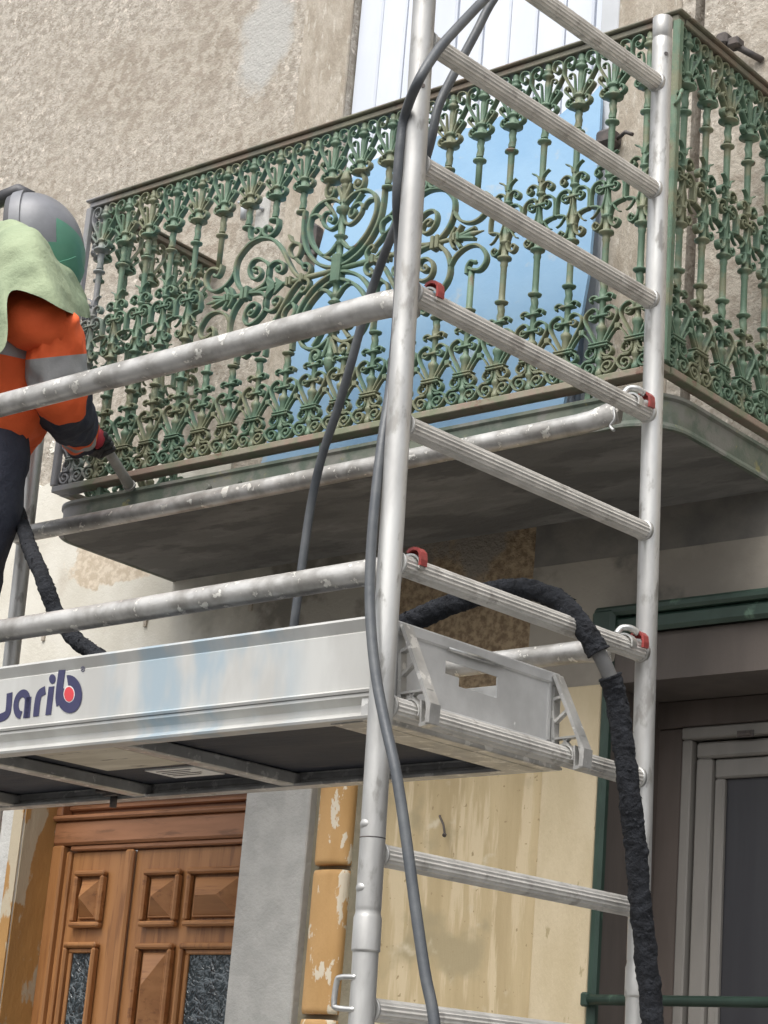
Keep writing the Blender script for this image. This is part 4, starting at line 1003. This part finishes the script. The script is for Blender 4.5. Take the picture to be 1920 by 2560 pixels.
foamhose('wrapped_hose', [(-20,1080,'Y',3.75),(10,1180,'Y',3.74),(42,1270,'Y',3.66),(75,1370,'Y',3.45),(105,1440,'Y',3.26),(140,1530,'Y',3.26),(185,1595,'Y',3.26),(245,1640,'Y',3.27),(330,1690,'Y',3.28)], .0195, 'black foam wrapped hose trailing from the worker down to the platform', [(0,1)], .012)

# ================================================================ THE WORKER
J = {}
def jp(n, px, py, Y): J[n] = at(px, py, Y=Y); return J[n]
jp('hipc', -50, 1110, 3.47); jp('chest', 20, 830, 3.48); jp('neck', 45, 680, 3.50); jp('head', 75, 590, 3.53); jp('crown', 100, 520, 3.56)
jp('shR', 125, 770, 3.40); jp('elR', 152, 1000, 3.50); jp('wrR', 206, 1098, 3.78); jp('haR', 245, 1130, 3.88)
jp('shL', -60, 740, 3.66); jp('elL', -30, 960, 3.80); jp('wrL', 100, 1020, 3.86)
FZ = .95 - .05
knR = Vector((J['hipc'].x+.02, 3.44, 1.36)); anR = Vector((knR.x-.03, 3.40, .98)); toR = Vector((anR.x+.06, anR.y+.16, .93))
knL = Vector((J['hipc'].x-.12, 3.58, 1.36)); anL = Vector((knL.x-.03, 3.50, .98)); toL = Vector((anL.x+.04, anL.y+.17, .93))
hR = J['hipc']+Vector((.05,-.01,-.02)); hL = J['hipc']+Vector((-.10,.03,-.02))
person = None
def skin_mesh(name, verts, edges, radii, root, m_, parent, lvl=2, disp=0, dsc=12):
    me = bpy.data.meshes.new(name); me.from_pydata([tuple(v) for v in verts], edges, []); me.update()
    o = bpy.data.objects.new(name, me); COL.objects.link(o)
    md = o.modifiers.new('s', 'SKIN'); md.use_smooth_shade = True
    for i, r in enumerate(radii):
        sv = me.skin_vertices[0].data[i]; sv.radius = (r, r) if not isinstance(r, tuple) else r; sv.use_root = (i == root)
    sb = o.modifiers.new('u', 'SUBSURF'); sb.levels = lvl; sb.render_levels = lvl
    dg = bpy.context.evaluated_depsgraph_get(); ev = o.evaluated_get(dg)
    nm = bpy.data.meshes.new_from_object(ev); 
    o.modifiers.clear(); o.data = nm; nm.name = name
    if disp:
        for v in nm.vertices:
            p_ = v.co; k = noise.noise(p_*dsc) + .5*noise.noise(p_*dsc*2.3); v.co = p_ + v.normal*k*disp
    nm.materials.clear(); nm.materials.append(m_)
    for p_ in nm.polygons: p_.use_smooth = True
    if parent:
        o.parent = parent; o.matrix_parent_inverse = parent.matrix_world.inverted()
    return o
# one continuous body: pelvis, trunk, head, arms, legs
V = [J['hipc'], J['hipc'].lerp(J['chest'], .5), J['chest'], J['neck'], J['head'], J['crown'],
     J['shR'], J['elR'], J['wrR'], J['shL'], J['elL'], J['wrL'], hR, knR, anR, toR, hL, knL, anL, toL]
E_ = [(0,1),(1,2),(2,3),(3,4),(4,5),(2,6),(6,7),(7,8),(2,9),(9,10),(10,11),(0,12),(12,13),(13,14),(14,15),(0,16),(16,17),(17,18),(18,19)]
Rd = [.115,.115,.11,.055,.085,.06,.062,.042,.03,.06,.042,.03,.095,.068,.05,.045,.095,.068,.05,.045]
person = skin_mesh('person', V, E_, Rd, 0, NAVY, None, 2, .010, 14)
tag(person, 'worker in orange hi-vis jacket, green hood cape and grey helmet, leaning over to the railing', 'person')
def pchild(mb, name, m_):
    o = mb.build(name, m_, person); return o
def garment(path, r, mis, mats, name, seg=28, fold=.008, fs=11, flat=1.0):
    """loft along a path, radii r, material per ring"""
    Pn = [Vector(p) for p in path]; n = len(Pn); up = Vector((0,-1,0)); R = []
    for i, p in enumerate(Pn):
        t = (Pn[min(i+1,n-1)]-Pn[max(i-1,0)]).normalized(); a = (up - t*up.dot(t)).normalized(); b = t.cross(a)
        ring = []
        for j in range(seg):
            th = 2*math.pi*j/seg; d = a*math.cos(th)*flat + b*math.sin(th); c = p + d*r[i]
            k = noise.noise(c*fs) + .6*noise.noise(Vector((c.x*fs*2.5, c.y*fs*2.5, c.z*fs*1.2)))
            ring.append(c + d*k*fold)
        R.append(ring)
    q = MB(); q.rings(R, mis=mis, caps=False); return pchild(q, name, mats)
def resample(keys, n):
    """keys: list of (t, point, radius)"""
    out = []
    for i in range(n+1):
        t = i/n
        for k in range(len(keys)-1):
            if keys[k][0] <= t <= keys[k+1][0]+1e-9:
                u = (t-keys[k][0])/(keys[k+1][0]-keys[k][0]); u2 = u
                out.append((keys[k][1].lerp(keys[k+1][1], u2), keys[k][2]+(keys[k+1][2]-keys[k][2])*u, t)); break
    return out
# trousers
def trouser(h, k, a, name):
    K = resample([(0, h+Vector((-.02,0,.08)), .128), (.2, h.lerp(k,.35), .128), (.5, k, .108), (1, a, .088)], 26)
    garment([x[0] for x in K], [x[1] for x in K], [0]*26, [NAVY], name, fold=.016, fs=9)
trouser(hR, knR, anR, 'trouser_leg'); trouser(hL, knL, anL, 'trouser_leg')
# jacket trunk
K = resample([(0, J['hipc']+Vector((-.07,.0,.06)), .185), (.10, J['hipc']+Vector((-.03,0,.11)), .182), (.35, J['hipc'].lerp(J['chest'], .45), .185), (.75, J['chest'], .195), (.9, J['chest'].lerp(J['neck'],.5), .17), (1, J['neck'], .12)], 40)
def jm(t): return 1 if .50 < t < .64 else 0
garment([x[0] + Vector((.03,-.05,0))*min(1, x[2]*1.6) for x in K], [x[1]*1.06 for x in K], [jm(x[2]) for x in K[:-1]], [ORANGE, REFL], 'jacket', seg=40, fold=.018, fs=9, flat=.95)
# sleeves: orange, silver band, orange, navy, orange cuff with band
def sleeve(a, b, c, name):
    L1 = (b-a).length; L2 = (c-b).length; T = L1+L2; up_ = a + (a-b).normalized()*.03
    mid = b + Vector((.0,-.005,0))
    ks = [(0, a.lerp(b,.02), .050), (.10, a.lerp(b,.14), .082), (L1/T*.75, a.lerp(b,.75), .080), (L1/T, mid, .076), (L1/T+.16, b.lerp(c,.4), .068), (1, c, .050)]
    K = resample(ks, 60)
    # smooth the corner
    pts = [k[0].copy() for k in K]
    for _ in range(8): pts = [pts[0]] + [(pts[i-1]+pts[i]*2+pts[i+1])/4 for i in range(1, len(pts)-1)] + [pts[-1]]
    def sm(t):
        if t < .23: return 0
        if t < .345: return 1
        if t < .42: return 0
        if t < .80: return 2
        if t < .83: return 0
        if t < .90: return 1
        if t < .935: return 0
        return 2
    garment(pts, [k[1] for k in K], [sm(k[2]) for k in K[:-1]], [ORANGE, REFL, NAVY], name, seg=44, fold=.017, fs=15)
yk = [J['chest'].lerp(J['neck'], .35)+Vector((-.03,-.02,0)), J['chest'].lerp(J['shR'], .55)+Vector((.01,-.05,-.02)), J['shR']+Vector((-.02,-.01,-.05)), J['shR'].lerp(J['elR'], .20)]
garment(spline(yk, 6), [.10,.098,.096,.094,.092,.090,.088,.086,.084,.082,.080,.079,.078,.078,.078,.078,.078,.076,.072], [0]*18, [ORANGE], 'jacket_shoulder', seg=28, fold=.012, fs=12)
sleeve(J['shR'], J['elR'], J['wrR'], 'sleeve'); sleeve(J['shL'], J['elL'], J['wrL'], 'sleeve')
# hood cape: closed loops from under the helmet down to the hem
top = [(165,665,3.56),(135,640,3.46),(92,575,3.38),(40,552,3.36),(0,560,3.38),(-40,580,3.42),(-45,600,3.55),(0,600,3.63),(100,625,3.63)]
mid1 = [(190,705,3.62),(150,672,3.41),(90,612,3.31),(30,600,3.28),(-20,630,3.29),(-70,650,3.36),(-90,650,3.55),(-40,630,3.70),(110,650,3.72)]
mid2 = [(212,752,3.66),(158,725,3.36),(82,668,3.27),(20,668,3.25),(-32,730,3.26),(-95,740,3.34),(-115,710,3.55),(-60,670,3.76),(115,690,3.76)]
hem = [(218,792,3.66),(165,778,3.36),(88,738,3.28),(22,735,3.25),(12,868,3.24),(-70,900,3.34),(-125,830,3.55),(-70,730,3.78),(120,735,3.78)]
def loopS(L, n=8):
    P = [at(a, b, Y=c) for a, b, c in L]; m_ = len(P); out = []
    for i in range(m_):
        p0, p1, p2, p3 = P[i-1], P[i], P[(i+1) % m_], P[(i+2) % m_]
        for k in range(n):
            t = k/n; out.append(.5*((2*p1)+(p2-p0)*t+(2*p0-5*p1+4*p2-p3)*t*t+(3*p1-p0-3*p2+p3)*t*t*t))
    return out
Ls = [loopS(x) for x in (top, mid1, mid2, hem)]
c0 = sum(Ls[0], Vector())/len(Ls[0]) + Vector((0,0,.05))
L0 = [p.lerp(c0, .5) for p in Ls[0]]
rows = []
seq = [L0] + Ls
for a in range(len(seq)-1):
    for k in range(7):
        t = k/7; row = []
        for j in range(len(seq[0])):
            p0 = seq[max(a-1,0)][j]; p1 = seq[a][j]; p2 = seq[a+1][j]; p3 = seq[min(a+2,len(seq)-1)][j]
            p = .5*((2*p1)+(p2-p0)*t+(2*p0-5*p1+4*p2-p3)*t*t+(3*p1-p0-3*p2+p3)*t*t*t)
            row.append(p)
        rows.append(row)
rows.append(seq[-1])
ctr = J['chest'].lerp(J['neck'], .6)
for i, row in enumerate(rows):
    for j, p in enumerate(row):
        d = (p-ctr).normalized(); f = noise.noise(Vector((p.x*5, p.y*5, p.z*16))) + .5*noise.noise(p*17)
        row[j] = p + d*f*.020*min(1, i/6)
q = MB(); q.rings(rows, caps=False)
inner = [[p + (ctr-p).normalized()*.006 for p in row] for row in rows[-10:]]
q.rings(list(reversed(inner)), caps=False); q.rings([rows[-1], inner[-1]], caps=False)
pchild(q, 'hood_cape', CAPE)
# helmet: cut shell whose pole looks down towards the railing
hc = at(80, 632, Y=3.53); ax = (at(215, 640, Y=3.62)-hc).normalized()
ax = (ax + Vector((0,0,.15))).normalized()
u_ = (UP - ax*UP.dot(ax)).normalized(); v_ = ax.cross(u_)
def shell(th, ph, k=1.0):
    """th from pole, ph round the axis (0 = up)"""
    a, b, c = .150, .172, .130     # along axis, up, side
    return hc + ax*a*k*math.cos(th) + u_*b*k*math.sin(th)*math.cos(ph) + v_*c*k*math.sin(th)*math.sin(ph)
def patch(th0, th1, ph0, ph1, k0, k1, n=12, m_=24):
    q = MB(); R = []
    for i in range(n+1):
        th = th0+(th1-th0)*i/n; R.append([shell(th, ph0+(ph1-ph0)*j/m_, k1) for j in range(m_+1)])
    q.rings(R, closed=False, caps=False)
    R2 = [[shell(th0+(th1-th0)*i/n, ph0+(ph1-ph0)*j/m_, k0) for j in range(m_+1)] for i in range(n+1)]
    q.rings(R2, closed=False, caps=False)
    for A, B in ((R[0], R2[0]), (R[-1], R2[-1])): q.rings([A, B], closed=False, caps=False)
    q.rings([[r[0] for r in R], [r[0] for r in R2]], closed=False, caps=False); q.rings([[r[-1] for r in R], [r[-1] for r in R2]], closed=False, caps=False)
    return q
pchild(patch(.02, 1.72, -math.pi, math.pi, .97, 1.0, 20, 48), 'helmet', HELM)
pchild(patch(1.60, 1.80, -math.pi*.8, math.pi*.8, .98, 1.045, 5, 40), 'helmet_rim', HELM)
pchild(patch(1.78, 1.92, -math.pi*.8, math.pi*.8, .97, 1.02, 5, 40), 'helmet_seal', HELMD)
pchild(patch(.35, 1.25, math.pi*.48, math.pi*.98, .99, 1.055, 8, 10), 'visor_frame', HGREEN)
pchild(patch(.02, .9, math.pi*.3, math.pi*1.1, .995, 1.02, 8, 14), 'visor_edge', HGREEN)
pchild(patch(.55, 1.0, math.pi*.60, math.pi*.78, 1.04, 1.10, 4, 6), 'visor_clip', HGREEN)
q = MB(); a = at(-20, 508, Y=3.45); b = at(48, 478, Y=3.47); c = at(82, 492, Y=3.50)
q.tube([a, b, c], [.026,.024,.018], 6)
pchild(q, 'helmet_strap', HELMD)
# glove: palm, four curled fingers of unequal length and a thumb round the nozzle
n0 = at(222, 1050, Y=3.74); n1 = at(326, 1218, Y=4.02); nd = (n1-n0).normalized()
g0 = J['wrR']; g1 = n0.lerp(n1, .36)
side = nd.cross(FWD).normalized()
V = [g0 + (g0-J['elR']).normalized()*-.01, g0.lerp(g1, .45), g1 + side*-.024 + Vector((0,0,-.004))]; E_ = [(0,1),(1,2)]; Rd = [.040,(.046,.034),(.042,.030)]
for f, (off, ln) in enumerate(((-.030,.92),(-.010,1.0),(.010,.95),(.029,.78))):
    base = g1 + nd*off + side*-.026 - FWD*.006; i0 = len(V)
    r = .027
    pts = [base]
    for a_ in (70, 20, -40):
        an = math.radians(a_); pts.append(g1 + nd*(off*1.05) + (-side*math.sin(an)*-1*0 + side*math.cos(an)*r*-1*math.cos(math.radians(90-a_)) ) - FWD*r*math.cos(math.radians(a_-10))*ln + side*(.5-a_/90)*.018*ln)
    V += pts; E_ += [(2, i0)] + [(i0+k, i0+k+1) for k in range(3)]; Rd += [.0135,.0125,.012,.011]
i0 = len(V); tb_ = g0.lerp(g1,.55)+nd*.035
V += [tb_ - FWD*.01, tb_ + side*.022 - FWD*.016 + nd*.012, tb_ + side*.04 - FWD*.006 + nd*.02]; E_ += [(1,i0),(i0,i0+1),(i0+1,i0+2)]; Rd += [.014,.0125,.010]
gl = skin_mesh('glove', V, E_, Rd, 0, GLOVE, person, 2)
q = MB(); cpt = g0.lerp(g1,.75) - FWD*.040 + UP*.012 + RIGHT*.004
q.lathe([(-.030,.004),(-.020,.015),(0,.020),(.020,.016),(.030,.004)], 12, cpt); pchild(q, 'glove_patch', GLOVER)
q = MB(); q.tube([n0 - nd*.02, n0, n0.lerp(n1,.5), n0.lerp(n1,.8), n1], [.013,.0135,.0145,.0155,.0165], 16); q.tube([n1-nd*.012, n1-nd*.004], .019, 16)
tag(q.build('blasting_nozzle', NOZ), 'grey blasting nozzle in the gloved hand, tip against the bottom rail of the railing', 'nozzle')
